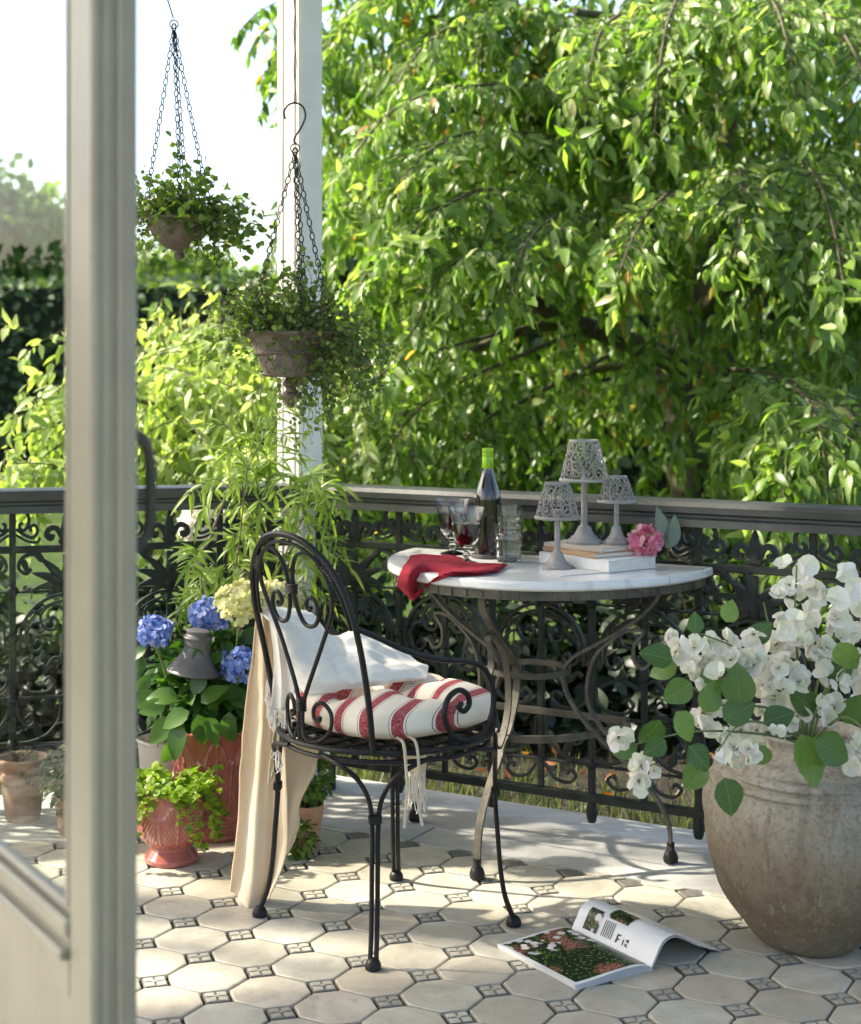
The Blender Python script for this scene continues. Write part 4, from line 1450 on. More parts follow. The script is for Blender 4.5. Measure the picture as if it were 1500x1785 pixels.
# red napkin over the table edge
M_red = simple('crimson_linen', (.25, .020, .034), (.20, .014, .026), .95, ns=8, bs=400, bstr=.25, spec=.15)
NP = thing('napkin', 'crimson cloth napkin hanging over the front edge of the table', 'napkin', tuple(on_table(800, 985)))
o0 = on_table(800, 985)
def tp(px, py, dz=.004):
    p = on_plane(px, py, ZTOP + dz); return tuple(p - o0)
def ed(px, py, Y): return tuple(at(px, py, Y) - o0)
C = [[ed(690, 1022, 3.93), tp(700, 992, .006), tp(712, 974, .012), tp(716, 966, .010)],
     [ed(706, 1036, 3.91), tp(716, 998, .008), tp(736, 978, .016), tp(758, 965, .012)],
     [ed(716, 1047, 3.89), ed(730, 1014, 3.875), tp(765, 985, .014), tp(792, 968, .010)],
     [ed(724, 1043, 3.885), ed(746, 1008, 3.87), tp(790, 990, .012), tp(812, 975, .006)],
     [ed(732, 1030, 3.875), tp(772, 1001, .008), tp(815, 993, .011), tp(840, 982, .005)],
     [tp(772, 1003, .005), tp(805, 1000, .006), tp(850, 995, .012), tp(876, 981, .012)],
     [tp(800, 1002, .003), tp(830, 1001, .004), tp(866, 996, .004), tp(886, 984, .006)]]
G = surf(C, 48, 36)
G = wrinkle(G, .0028, 55, 21)
b = MB(); b.grid(G, thick=.0022); b.build('cloth', M_red, NP, sharp=60)

# ------------------------------------------------------------------ open magazine on the floor
M_paper = simple('glossy_paper', (.80, .80, .79), (.76, .76, .75), .28, ns=5, bstr=.03)
def photo_mat():
    m, nt, out = new_mat('printed_garden_photo')
    vec = objco(nt)
    v = N(nt, 'ShaderNodeTexVoronoi'); v.inputs['Scale'].default_value = 120; L(nt, vec, v.inputs['Vector'])
    c = ramp(nt, v.outputs[0], [(.0, (.26, .42, .08)), (.22, (.10, .20, .03)), (.5, (.012, .022, .008))])
    c = mixc(nt, ramp(nt, noise(nt, 300, 3, .8, vec), [(.46, 0.0), (.60, .85)]), c, (.008, .010, .008))
    red = mixc(nt, ramp(nt, noise(nt, 230, 2, .7, vec), [(.42, 0.0), (.55, 1.0)]), (.02, .025, .012), (.50, .19, .13))
    c = mixc(nt, ramp(nt, noise(nt, 11, 2, .5, vec), [(.60, 0.0), (.68, .9)]), c, red)
    v2 = N(nt, 'ShaderNodeTexVoronoi'); v2.inputs['Scale'].default_value = 46; L(nt, vec, v2.inputs['Vector'])
    fl = ramp(nt, v2.outputs[0], [(.34, 1.0), (.46, 0.0)])
    sep = N(nt, 'ShaderNodeSeparateXYZ'); L(nt, vec, sep.inputs[0])
    ad = N(nt, 'ShaderNodeMath', operation='MULTIPLY_ADD'); L(nt, sep.outputs[1], ad.inputs[0]); ad.inputs[1].default_value = 2.2 ; L(nt, noise(nt, 14, 1, .5, vec), ad.inputs[2])
    msk = N(nt, 'ShaderNodeMath', operation='MULTIPLY'); L(nt, fl, msk.inputs[0]); L(nt, ramp(nt, ad.outputs[0], [(.34, 0.0), (.42, 1.0)]), msk.inputs[1])
    c = mixc(nt, msk.outputs[0], c, mixc(nt, ramp(nt, noise(nt, 260, 2, .6, vec), [(.4, 0.0), (.6, .4)]), (.80, .74, .74), (.5, .42, .44)))
    pbsdf(nt, out, c, .25, 0, .5)
    return m
M_photo = photo_mat()
M_ink = simple('black_ink', (.02, .02, .02), None, .4)
m0 = np.array(on_plane(866, 1655))[:2]; m1 = np.array(on_plane(1010, 1725))[:2]; m2 = np.array(on_plane(1143, 1690))[:2]
ey = (m1 - m0) / np.linalg.norm(m1 - m0)            # along the spine, towards the camera
ex = (m2 - m1) / np.linalg.norm(m2 - m1)            # from the outer edge to the spine
Ls, Wp = .255, .198
MG = thing('magazine', 'open garden magazine lying on the tiles with one page curling up', 'magazine', (m0[0], m0[1], 0), math.atan2(ex[1], ex[0]))
# local x from outer edge to spine and beyond, local -y along the spine towards the camera
sgn = -1 if np.cross(ex, ey) < 0 else 1
def sheet(prof, mt, nm, y0=0.0, y1=Ls, thick=.0008, parent=MG, lift=0.0):
    P = crom(np.array([(x, 0, z) for x, z in prof]), 8)
    ys = np.linspace(y0, y1, 9)
    G = np.array([[(p[0], sgn * y, p[2] + lift * math.sin(math.pi * (y - y0) / (y1 - y0))) for p in P] for y in ys])
    if sgn > 0: G = G[::-1]
    b = MB(); b.grid(G[:, ::1], thick=thick); return b.build(nm, mt, parent, sharp=50)
left = [(0, .0105), (.05, .012), (.11, .0155), (.165, .016), (Wp - .006, .010), (Wp, .006)]
for k in range(5):
    f = k / 5
    sheet([(x + .0012 * (4 - k), max(.0008, z * (f + .06))) for x, z in left], M_paper, 'page')
pg = sheet([(x, z + .0004) for x, z in left], M_paper, 'page')
ph = sheet([(.010 + (x) * .955, z + .0013) for x, z in left[:-1]], M_photo, 'page_photo', .009, Ls - .009, .0002)
right = [(Wp, .006), (Wp + .010, .022), (Wp + .030, .052), (Wp + .058, .061), (Wp + .085, .052), (Wp + .125, .030), (Wp + .185, .006)]
sheet([(x, z * .99 - .0005) for x, z in [(Wp, .003), (Wp + .012, .018), (Wp + .033, .048), (Wp + .060, .0575), (Wp + .087, .049), (Wp + .128, .027), (Wp + .195, .0025)]], M_paper, 'page', lift=.0)
rp = sheet(right, M_paper, 'page')
def strip(x0f, x1f, y0, y1, mt, nm, dz=.0012):
    P = crom(np.array([(x, 0, z) for x, z in right]), 12)
    P = P[int(len(P) * x0f):int(len(P) * x1f) + 1]
    dv = np.gradient(P, axis=0); nrm = np.stack([-dv[:, 2], 0 * dv[:, 0], dv[:, 0]], 1); nrm /= np.linalg.norm(nrm, axis=1, keepdims=True)
    P = P + nrm * dz
    G = np.array([[(p[0], sgn * y, p[2]) for p in P] for y in np.linspace(y0, y1, 6)])
    if sgn > 0: G = G[::-1]
    b = MB(); b.grid(G, thick=.0002); return b.build(nm, mt, MG)
strip(.13, .33, .03, .075, M_photo, 'page_photo')
strip(.34, .56, .085, .15, M_photo, 'page_photo')
for k in range(6): strip(.15, .31, .088 + k * .006, .090 + k * .006, M_ink, 'text_line')
strip(.34, .37, .03, .07, M_ink, 'text_line')
for (a, b2, c, d) in ((.13, .22, .134, .139), (.205, .22, .139, .146), (.16, .172, .139, .144), (.13, .19, .155, .158), (.13, .16, .164, .168), (.18, .20, .164, .172), (.13, .14, .168, .174)): strip(a + .02, b2 + .02, c, d, M_ink, 'headline')

# ------------------------------------------------------------------ big clay urn with white flowers
def clay_mat():
    m, nt, out = new_mat('weathered_clay')
    vec = objco(nt)
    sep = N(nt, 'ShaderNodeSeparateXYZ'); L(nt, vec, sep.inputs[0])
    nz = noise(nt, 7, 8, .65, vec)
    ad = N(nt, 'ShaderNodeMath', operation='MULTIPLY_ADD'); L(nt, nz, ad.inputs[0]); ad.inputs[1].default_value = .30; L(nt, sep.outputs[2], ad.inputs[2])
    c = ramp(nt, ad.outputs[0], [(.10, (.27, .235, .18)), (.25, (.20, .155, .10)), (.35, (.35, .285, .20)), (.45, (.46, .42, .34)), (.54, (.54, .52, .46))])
    c = mixc(nt, ramp(nt, noise(nt, 26, 8, .75, vec), [(.42, 0.0), (.70, .6)]), c, (.36, .29, .19))
    mp = N(nt, 'ShaderNodeMapping'); mp.inputs['Scale'].default_value = (1, 1, .22); L(nt, vec, mp.inputs[0])
    c = mixc(nt, ramp(nt, noise(nt, 30, 6, .7, mp.outputs[0]), [(.50, 0.0), (.66, .5)]), c, (.19, .135, .08))
    c = mixc(nt, ramp(nt, noise(nt, 85, 5, .75, vec), [(.50, 0.0), (.64, .55)]), c, (.17, .125, .075))
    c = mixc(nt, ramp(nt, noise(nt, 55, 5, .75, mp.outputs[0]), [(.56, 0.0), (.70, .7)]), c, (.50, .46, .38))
    pbsdf(nt, out, c, .92, 0, .2, noise(nt, 70, 8, .8, vec), 1.0, .009)
    return m
M_clay = clay_mat()
vp = on_plane(1412, 1648)
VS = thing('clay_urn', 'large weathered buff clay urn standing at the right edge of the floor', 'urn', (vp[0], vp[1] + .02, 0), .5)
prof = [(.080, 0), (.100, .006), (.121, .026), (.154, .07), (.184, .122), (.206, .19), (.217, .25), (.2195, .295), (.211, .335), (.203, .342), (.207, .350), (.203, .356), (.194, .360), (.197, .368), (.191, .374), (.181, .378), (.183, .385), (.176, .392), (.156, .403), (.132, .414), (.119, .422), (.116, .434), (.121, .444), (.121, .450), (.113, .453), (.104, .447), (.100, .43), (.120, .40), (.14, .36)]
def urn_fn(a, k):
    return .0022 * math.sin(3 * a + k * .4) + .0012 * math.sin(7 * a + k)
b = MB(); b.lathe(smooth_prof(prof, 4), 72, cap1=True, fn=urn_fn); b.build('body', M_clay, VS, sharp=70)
M_soil = simple('dark_soil', (.035, .025, .018), (.06, .045, .03), .95, ns=60, bs=100, bstr=1, bdist=.01)
b = MB(); b.lathe([(.001, .405), (.112, .400)], 24, cap0=False, cap1=False); b.build('soil', M_soil, VS)

FL = thing('white_blossom_branches', 'tall white blossom branches with broad green leaves in the clay urn', 'flowers', (vp[0], vp[1] + .02, .42))
fo = Vector((vp[0], vp[1] + .02, .42))
rg = np.random.default_rng(21)
# flower variants: five loose petals round a small centre
def blossom_mesh(seed):
    r = np.random.default_rng(seed)
    V0, F0 = petal_tpl(1.25, .35)
    ch = []
    P, D, Nh, S = [], [], [], []
    for ring, n, tilt, s in ((0, 5, .25, .030), (1, 4, .75, .023)):
        off = r.uniform(0, 6)
        for k in range(n):
            a = off + 2 * math.pi * k / n + r.normal() * .15
            tl = tilt + r.normal() * .22
            P.append((0, 0, ring * .002))
            D.append((math.cos(a) * math.cos(tl), math.sin(a) * math.cos(tl), math.sin(tl)))
            Nh.append((-math.cos(a) * math.sin(tl) + r.normal() * .2, -math.sin(a) * math.sin(tl) + r.normal() * .2, math.cos(tl)))
            S.append(s * r.uniform(.85, 1.15))
    c1 = scatter((V0, F0), np.array(P), frames(np.array(D), np.array(Nh)), np.array(S))
    b = MB(); b.lathe([(.001, -.006), (.004, -.003), (.0045, .003), (.002, .008)], 8)
    c2 = (np.array(b.V), [np.array([f for f in b.F if len(f) == 4])], 1)
    return mixed_mesh('blossom', [(c1[0], c1[1], 0), c2], [M_wht, M_gstem])
BM = [blossom_mesh(s) for s in range(9)]
def bell_mesh(seed):
    r = np.random.default_rng(seed)
    V0, F0 = petal_tpl(1.5, -.25)
    P, D, Nh, S = [], [], [], []
    for k in range(4):
        a = 2 * math.pi * k / 4 + r.normal() * .12
        tl = 1.05 + r.normal() * .12
        P.append((0, 0, 0)); D.append((math.cos(a) * math.cos(tl), math.sin(a) * math.cos(tl), math.sin(tl)))
        Nh.append((-math.cos(a) * math.sin(tl), -math.sin(a) * math.sin(tl), math.cos(tl))); S.append(.034 * r.uniform(.9, 1.1))
    c1 = scatter((V0, F0), np.array(P), frames(np.array(D), np.array(Nh)), np.array(S))
    return mixed_mesh('blossom', [(c1[0], c1[1], 0)], [M_wht])
BL = [bell_mesh(s) for s in range(3)]
def vleaf(tpl, mt):
    return raw_mesh('leaf', tpl[0], tpl[1], [mt])
def veined(name, a, b_, c):
    m, nt, out = new_mat(name)
    vec = objco(nt)
    sep = N(nt, 'ShaderNodeSeparateXYZ'); L(nt, vec, sep.inputs[0])
    ab = N(nt, 'ShaderNodeMath', operation='ABSOLUTE'); L(nt, sep.outputs[0], ab.inputs[0])
    m1 = N(nt, 'ShaderNodeMath', operation='MULTIPLY_ADD'); L(nt, ab.outputs[0], m1.inputs[0]); m1.inputs[1].default_value = -1.1; L(nt, sep.outputs[1], m1.inputs[2])
    m2 = N(nt, 'ShaderNodeMath', operation='MULTIPLY'); L(nt, m1.outputs[0], m2.inputs[0]); m2.inputs[1].default_value = 7.0
    fr = N(nt, 'ShaderNodeMath', operation='FRACT'); L(nt, m2.outputs[0], fr.inputs[0])
    vein = ramp(nt, fr.outputs[0], [(.0, 1.0), (.10, 0.0), (.92, 0.0), (1.0, 1.0)])
    mid = ramp(nt, ab.outputs[0], [(.008, 1.0), (.02, 0.0)])
    mxx = N(nt, 'ShaderNodeMath', operation='MAXIMUM'); L(nt, vein, mxx.inputs[0]); L(nt, mid, mxx.inputs[1])
    r = N(nt, 'ShaderNodeObjectInfo').outputs['Random']
    base = ramp(nt, r, [(0.0, a), (.5, b_), (1.0, c)])
    base = mixc(nt, ramp(nt, noise(nt, 5, 3, .5, vec), [(.4, 0.0), (.7, .5)]), base, mixc(nt, .5, base, (.02, .05, .012)))
    f = N(nt, 'ShaderNodeMath', operation='MULTIPLY'); L(nt, mxx.outputs[0], f.inputs[0]); f.inputs[1].default_value = .55
    col = mixc(nt, f.outputs[0], base, (.15, .22, .08))
    p = N(nt, 'ShaderNodeBsdfPrincipled'); L(nt, col, p.inputs['Base Color']); p.inputs['Roughness'].default_value = .42
    bp = N(nt, 'ShaderNodeBump'); bp.inputs['Strength'].default_value = .35; bp.inputs['Distance'].default_value = .004; bp.invert = True
    L(nt, mxx.outputs[0], bp.inputs['Height']); L(nt, bp.outputs[0], p.inputs['Normal'])
    t = N(nt, 'ShaderNodeBsdfTranslucent'); L(nt, mixc(nt, 1.0, col, (1.9, 2.1, .9), 'MULTIPLY'), t.inputs['Color'])
    mx = N(nt, 'ShaderNodeMixShader'); mx.inputs[0].default_value = .28
    L(nt, p.outputs[0], mx.inputs[1]); L(nt, t.outputs[0], mx.inputs[2]); L(nt, mx.outputs[0], out.inputs[0])
    return m
M_vein = veined('veined_broad_leaf', (.040, .100, .022), (.075, .155, .032), (.16, .26, .055))
LBs = [vleaf(leaf_tpl(1, .78, .40, .10, d, 8, wave=w), M_vein) for d, w in ((.15, .01), (.35, .015), (.05, .01))]
def leaf_at(px, py, Y, ang, size, face=(0, -1, .35), k=0, par=None, nm='leaf', lib=None):
    """leaf with its base at pixel; ang = direction of the tip in the picture (degrees, 0 = right, 90 = up)"""
    p = at(px, py, Y) - fo
    a = rad(ang)
    d = np.array([[math.cos(a), rg.uniform(-.25, .15), math.sin(a)]])
    R_ = frames(d, np.array([face], float))[0]
    M = Matrix.Identity(4)
    for i in range(3):
        for j in range(3): M[i][j] = R_[i][j] * size
        M[i][3] = p[i]
    return place_m(nm, (lib or LBs)[k % 3], par or FL, M)
leafspec = [(1172, 1150, 3.02, 165, .075), (1180, 1160, 3.05, 195, .068), (1205, 1190, 3.0, 215, .075), (1110, 1300, 3.05, 200, .058), (1150, 1255, 3.05, 240, .075), (1160, 1290, 3.02, 210, .06),
            (1178, 1240, 3.0, 300, .075), (1200, 1300, 2.98, 315, .07), (1228, 1330, 3.0, 235, .075), (1262, 1355, 2.97, 282, .085), (1225, 1240, 3.05, 60, .075), (1260, 1255, 3.05, 30, .08), (1290, 1230, 3.05, 95, .095),
            (1250, 1215, 3.1, 120, .07), (1330, 1260, 3.1, 20, .075), (1310, 1120, 3.15, 50, .065), (1380, 1105, 3.2, 30, .075), (1395, 1280, 3.08, 285, .12), (1420, 1290, 3.05, 330, .1), (1460, 1120, 3.1, 300, .075),
            (1345, 1310, 3.1, 200, .06), (1420, 1240, 3.2, 140, .08), (1385, 1225, 3.25, 80, .08), (1470, 1260, 3.2, 60, .08), (1440, 1180, 3.15, 20, .07), (1500, 1230, 3.1, 330, .08), (1285, 1165, 3.15, 150, .05), (1210, 1105, 3.05, 85, .05), (1265, 1085, 3.1, 70, .055), (1525, 1150, 3.1, 40, .08), (1550, 1280, 3.1, 300, .09), (1590, 1200, 3.15, 20, .08)]
for i, (px, py, Y, a, s) in enumerate(leafspec):
    leaf_at(px, py, Y, a, s * .88, (rg.uniform(-.5, .5), -1, rg.uniform(.1, .9)), i)
stems = [[(1400, 1290, 3.22), (1392, 1180, 3.22), (1385, 1080, 3.2), (1388, 985, 3.18)], [(1405, 1290, 3.22), (1345, 1200, 3.18), (1290, 1135, 3.12), (1195, 1095, 3.06)],
         [(1400, 1290, 3.22), (1340, 1235, 3.15), (1260, 1230, 3.08), (1195, 1190, 3.04)], [(1395, 1295, 3.22), (1330, 1280, 3.12), (1210, 1275, 3.05), (1095, 1300, 3.05)],
         [(1410, 1290, 3.22), (1425, 1190, 3.2), (1455, 1100, 3.18), (1470, 1035, 3.15)], [(1412, 1290, 3.22), (1445, 1200, 3.15), (1490, 1150, 3.1), (1530, 1120, 3.05)],
         [(1405, 1290, 3.22), (1400, 1200, 3.25), (1345, 1100, 3.25), (1330, 1050, 3.25)], [(1415, 1290, 3.22), (1470, 1250, 3.12), (1520, 1290, 3.0), (1535, 1340, 2.95)], [(1408, 1290, 3.22), (1430, 1220, 3.3), (1500, 1090, 3.3), (1560, 1040, 3.3)],
         [(1400, 1290, 3.22), (1330, 1260, 3.1), (1285, 1265, 3.04), (1250, 1310, 3.0)]]
for s in stems:
    P = crom([at(*q) - fo for q in s], 8)
    b = MB(); b.tube(P, np.linspace(.0034, .0016, len(P)), 6); b.build('stem', M_gstem, FL)
spots = [(1365, 990), (1398, 985), (1372, 1020), (1404, 1030), (1372, 1058), (1410, 1060), (1440, 1040), (1388, 1085), (1420, 1090), (1455, 1085), (1480, 1060), (1360, 1090), (1395, 1115), (1430, 1125), (1465, 1120), (1490, 1095), (1375, 1140), (1410, 1150), (1445, 1155), (1480, 1150), (1355, 1165), (1325, 1150), (1390, 1180), (1425, 1190), (1460, 1190), (1495, 1180), (1340, 1190), (1330, 1130),
         (1310, 1160), (1325, 1200), (1350, 1215), (1180, 1128), (1165, 1118), (1225, 1120), (1245, 1125), (1262, 1118), (1218, 1150), (1235, 1165), (1210, 1185), (1222, 1205), (1200, 1160), (1275, 1150), (1295, 1140), (1300, 1165), (1315, 1110), (1330, 1105), (1260, 1285), (1290, 1270), (1280, 1305), (1310, 1300), (1330, 1310), (1255, 1320), (1240, 1270), (1225, 1240), (1245, 1225), (1320, 1240), (1340, 1260), (1300, 1330), (1270, 1335),
         (1080, 1288), (1120, 1335), (1112, 1350), (1135, 1345), (1470, 1310), (1490, 1325), (1500, 1300), (1480, 1340), (1515, 1330), (1445, 1255), (1480, 1225), (1500, 1250), (1505, 1200), (1520, 1120), (1530, 1070), (1545, 1160), (1560, 1230), (1540, 1290), (1580, 1110), (1600, 1180), (1430, 1215), (1395, 1245), (1375, 1262), (1350, 1280)]
spots += [(rg.uniform(1345, 1510), rg.uniform(1000, 1250)) for _ in range(18)]
spots += [(px + rg.uniform(-26, 26), py + rg.uniform(-22, 22)) for px, py in spots if rg.random() < .7]
for i, (px, py) in enumerate(spots):
    Y = 3.06 + .16 * max(0, (px - 1080) / 420) + rg.uniform(-.07, .09)
    if py > 1270: Y -= .06
    Y = min(Y, 3.3)
    p = at(px + rg.normal() * 3, py + rg.normal() * 3, Y) - fo
    top = px > 1340 and py < 1110
    me = BL[i % 3] if (top and rg.random() < .7) or rg.random() < .25 else BM[i % 9]
    d = Vector((rg.normal() * .6, -1.0 + rg.normal() * .45, .35 + rg.normal() * .5)).normalized()
    q = d.to_track_quat('Z', 'Y')
    o = bpy.data.objects.new('blossom', me); link(o, FL)
    s = rg.uniform(.55, 1.05)
    o.matrix_local = Matrix.Translation(p) @ q.to_matrix().to_4x4() @ Matrix.Rotation(rg.uniform(0, 6.28), 4, 'Z') @ Matrix.Scale(s, 4)

# ------------------------------------------------------------------ red glazed urns with acanthus relief
def glaze_mat():
    m, nt, out = new_mat('red_glaze')
    vec = objco(nt)
    c = mixc(nt, ramp(nt, noise(nt, 14, 6, .6, vec), [(.35, 0.0), (.7, 1.0)]), (.29, .065, .052), (.40, .125, .098))
    g = N(nt, 'ShaderNodeNewGeometry')
    c = mixc(nt, ramp(nt, g.outputs['Pointiness'], [(.50, 0.0), (.60, .75)]), c, (.56, .30, .24))
    pbsdf(nt, out, c, .18, 0, .5, noise(nt, 50, 4, .6, vec), .12, .003, coat=.4)
    return m
M_glaze = glaze_mat()
def relief(prof, z0, z1, nleaf, amp):
    """acanthus leaves: returns fn(theta, k) for lathe"""
    def fn(a, k):
        z = prof[k][1]
        if not (z0 < z < z1): return 0
        t = (z - z0) / (z1 - z0)
        out = 0
        for sh, tmax, am in ((0, .97, 1.0), (.5, .72, .8)):
            u = (a / (2 * math.pi) * nleaf + sh) % 1.0 - .5          # -0.5..0.5 across one leaf
            tt = t / tmax
            if tt >= 1: continue
            w = .46 * (1 - .15 * tt) * min(1, (1 - tt) * 3.2 + .05) ** .5
            if abs(u) < w:
                x = abs(u) / w
                rib = math.exp(-(u / .035) ** 2)
                vein = .5 + .5 * math.cos((tt * 9 - x * 5.0) * 2 * math.pi * .8)
                edge = min(1, (1 - x) * 6)
                out = max(out, am * edge * (.45 + .35 * vein + .4 * rib + .3 * x * tt))
        return amp * out
    return fn
def red_urn(name, label, loc, prof, rng_z, nleaf, amp, rz, n=240):
    t = thing(name, label, 'pot', loc, rz, group='red glazed urns')
    pr = smooth_prof(prof, 7)
    b = MB(); b.lathe(pr, n, cap1=True, fn=relief(pr, rng_z[0], rng_z[1], nleaf, amp)); b.build('body', M_glaze, t, sharp=60)
    return t
p1 = on_plane(299, 1500)
H1 = .178
small = red_urn('red_urn', 'small red glazed urn of trailing lime foliage, in front of the tall urn', (p1[0], p1[1], 0),
        [(.062, 0), (.066, .003), (.067, .012), (.063, .018), (.060, .022), (.054, .030), (.050, .036), (.053, .040), (.052, .044), (.060, .052), (.074, .068), (.083, .090), (.087, .115), (.0875, .145), (.087, .165), (.0885, .172), (.088, .178), (.083, .179), (.080, .172), (.078, .15)], (.046, .166), 6, .0085, .3)
b = MB(); b.lathe([(.001, .158), (.079, .156)], 24, cap0=False, cap1=False); b.build('soil', M_soil, small)
p2 = on_plane(372, 1452)
tall = red_urn('red_urn', 'tall red glazed urn of blue hydrangeas, behind the small urn', (p2[0], p2[1], 0),
        [(.090, 0), (.094, .004), (.095, .014), (.090, .024), (.086, .034), (.083, .042), (.086, .048), (.085, .056), (.086, .075), (.090, .11), (.096, .16), (.103, .20), (.111, .235), (.120, .260), (.128, .276), (.130, .284), (.126, .288), (.118, .284), (.108, .25)], (.056, .272), 8, .0105, .55)
b = MB(); b.lathe([(.001, .262), (.112, .258)], 24, cap0=False, cap1=False); b.build('soil', M_soil, tall)

# cream pot with wire handle
M_crm = simple('cream_enamel', (.66, .60, .50), (.58, .51, .41), .35, ns=12)
p3 = on_plane(281, 1425); cp = thing('enamel_pail', 'cream enamel pail with wire handle behind the red urns', 'pail', (p3[0], p3[1], 0))
b = MB(); b.lathe(smooth_prof([(.045, 0), (.048, .003), (.054, .08), (.060, .16), (.064, .205), (.067, .209), (.066, .213), (.062, .21), (.055, .14), (.047, .01)], 4), 40); b.build('body', M_crm, cp)
b = MB(); b.tube(crom([(-.066, 0, .19), (-.085, -.02, .215), (-.06, -.06, .225), (.0, -.085, .215), (.06, -.06, .205), (.066, 0, .19)], 8), .0018, 6); b.build('handle', M_crm, cp)

# ------------------------------------------------------------------ hydrangea in the tall urn
M_hyleaf = leaf_mat('hydrangea_leaf', (.030, .085, .012), (.050, .130, .018), (.095, .200, .030), .38, .38, island=False)
M_hyleafi = leaf_mat('hydrangea_leaf_mass', (.026, .075, .012), (.045, .120, .018), (.085, .180, .028), .38, .38)
HY = thing('hydrangea', 'blue and lime hydrangea bush growing in the tall red urn', 'hydrangea', (p2[0], p2[1], .26))
ho = Vector((p2[0], p2[1], .26))
rh = np.random.default_rng(5)
heads = [(268, 1102, 4.02, .040, M_blue, 'blue'), (365, 1074, 4.10, .048, M_blue, 'blue'), (418, 1160, 4.02, .044, M_blue, 'blue'), (418, 1050, 4.0, .060, M_lime, 'lime'), (456, 1042, 4.02, .056, M_lime, 'lime'), (490, 1050, 4.05, .05, M_lime, 'lime')]
for i, (px, py, Y, R, mt, nm) in enumerate(heads):
    c = at(px, py, Y) - ho
    V, Fs = floret_head(R, 70, .0165 if mt is M_blue else .017, np.random.default_rng(30 + i), .88, 4, .75)
    o = place('flower_head', mixed_mesh('flower_head', [(V, Fs, 0)], [mt]), HY, c)
    o['label'] = ('blue hydrangea flower head' if mt is M_blue else 'lime green hydrangea flower head')
    b = MB(); b.tube(crom([(c[0] * .25, c[1] * .25, -.01), (c[0] * .7, c[1] * .6, c[2] * .45), tuple(c - Vector((0, 0, R * .5)))], 6), .0032, 6); b.build('stem', M_gstem, HY)
hl = leaf_tpl(1, .62, .42, .12, .30, 6, wave=.012)
hlm = [raw_mesh('leaf', *leaf_tpl(1, .60, .42, .12, d, 6, wave=.012), [M_hyleaf]) for d in (.1, .3, .5)]
def rand_leaf(par, org, c, d, nh, s, me, nm='leaf'):
    R_ = frames(np.array([d], float), np.array([nh], float))[0]
    M = Matrix.Identity(4)
    for i in range(3):
        for j in range(3): M[i][j] = R_[i][j] * s
        M[i][3] = c[i]
    return place_m(nm, me, par, M)
spots_h = [(300, 1250, 3.98, 230, .09), (318, 1262, 3.96, 250, .095), (330, 1240, 3.96, 200, .08), (345, 1245, 3.97, 280, .085), (360, 1250, 3.98, 300, .08), (385, 1255, 3.99, 310, .075), (400, 1240, 4.0, 270, .075), (290, 1225, 4.0, 195, .075), (270, 1205, 4.02, 215, .075), (262, 1180, 4.03, 225, .06), (255, 1165, 4.05, 160, .07), (310, 1215, 4.0, 170, .08), (335, 1210, 3.98, 60, .075), (350, 1225, 3.97, 40, .08), (375, 1215, 4.0, 30, .08), (395, 1205, 4.02, 330, .08),
            (345, 1165, 4.0, 85, .06), (365, 1160, 4.02, 50, .06), (330, 1180, 4.02, 120, .06), (385, 1175, 4.05, 20, .07), (400, 1150, 4.08, 100, .06), (385, 1130, 4.1, 60, .055), (345, 1130, 4.1, 110, .06), (255, 1130, 4.05, 200, .06), (245, 1140, 4.06, 260, .07), (250, 1110, 4.08, 130, .05), (290, 1150, 4.08, 250, .07), (420, 1205, 4.02, 310, .08), (420, 1120, 4.12, 40, .07), (440, 1100, 4.15, 300, .06), (400, 1095, 4.15, 280, .06), (310, 1290, 3.97, 235, .07), (430, 1235, 4.05, 330, .08)]
for i, (px, py, Y, a, s) in enumerate(spots_h):
    c = at(px, py, Y) - ho
    rand_leaf(HY, ho, c, (math.cos(rad(a)), rh.uniform(-.5, .1), math.sin(rad(a))), (rh.uniform(-.4, .4), -.8, rh.uniform(.3, 1)), s, hlm[i % 3])
n = 900
d = rdir(n, rh)
P = d * np.array([.165, .12, .15]) * rh.uniform(.55, 1, (n, 1)) ** .5 + np.array([.0, .02, .10])
D = d * .7 + rdir(n, rh) * .5 + np.array([0, -.15, -.1])
V, Fs = scatter(hl, P, frames(D, d * .5 + np.array([0, -.3, 1.0]) + rdir(n, rh) * .3), rh.uniform(.035, .065, n))
o = place('leaf_mass', mixed_mesh('leaf_mass', [(V, Fs, 0)], [M_hyleafi]), HY); o['kind'] = 'stuff'

wf0 = at(352, 915, 4.95)
WF = thing('white_rose', 'white flower head on a stem outside the left-hand railing', 'flower', (wf0[0], wf0[1], -.134))
V, Fs = floret_head(.062, 60, .030, np.random.default_rng(77), .9, 5, .8)
place('flower_head', mixed_mesh('flower_head', [(V, Fs, 0)], [M_wht]), WF, (0, 0, wf0[2] + .134))
b = MB(); b.tube(crom([(.05, .05, 0), (.03, .03, .4), (0, 0, wf0[2] + .10)], 8), .004, 6); b.build('stem', M_gstem, WF)
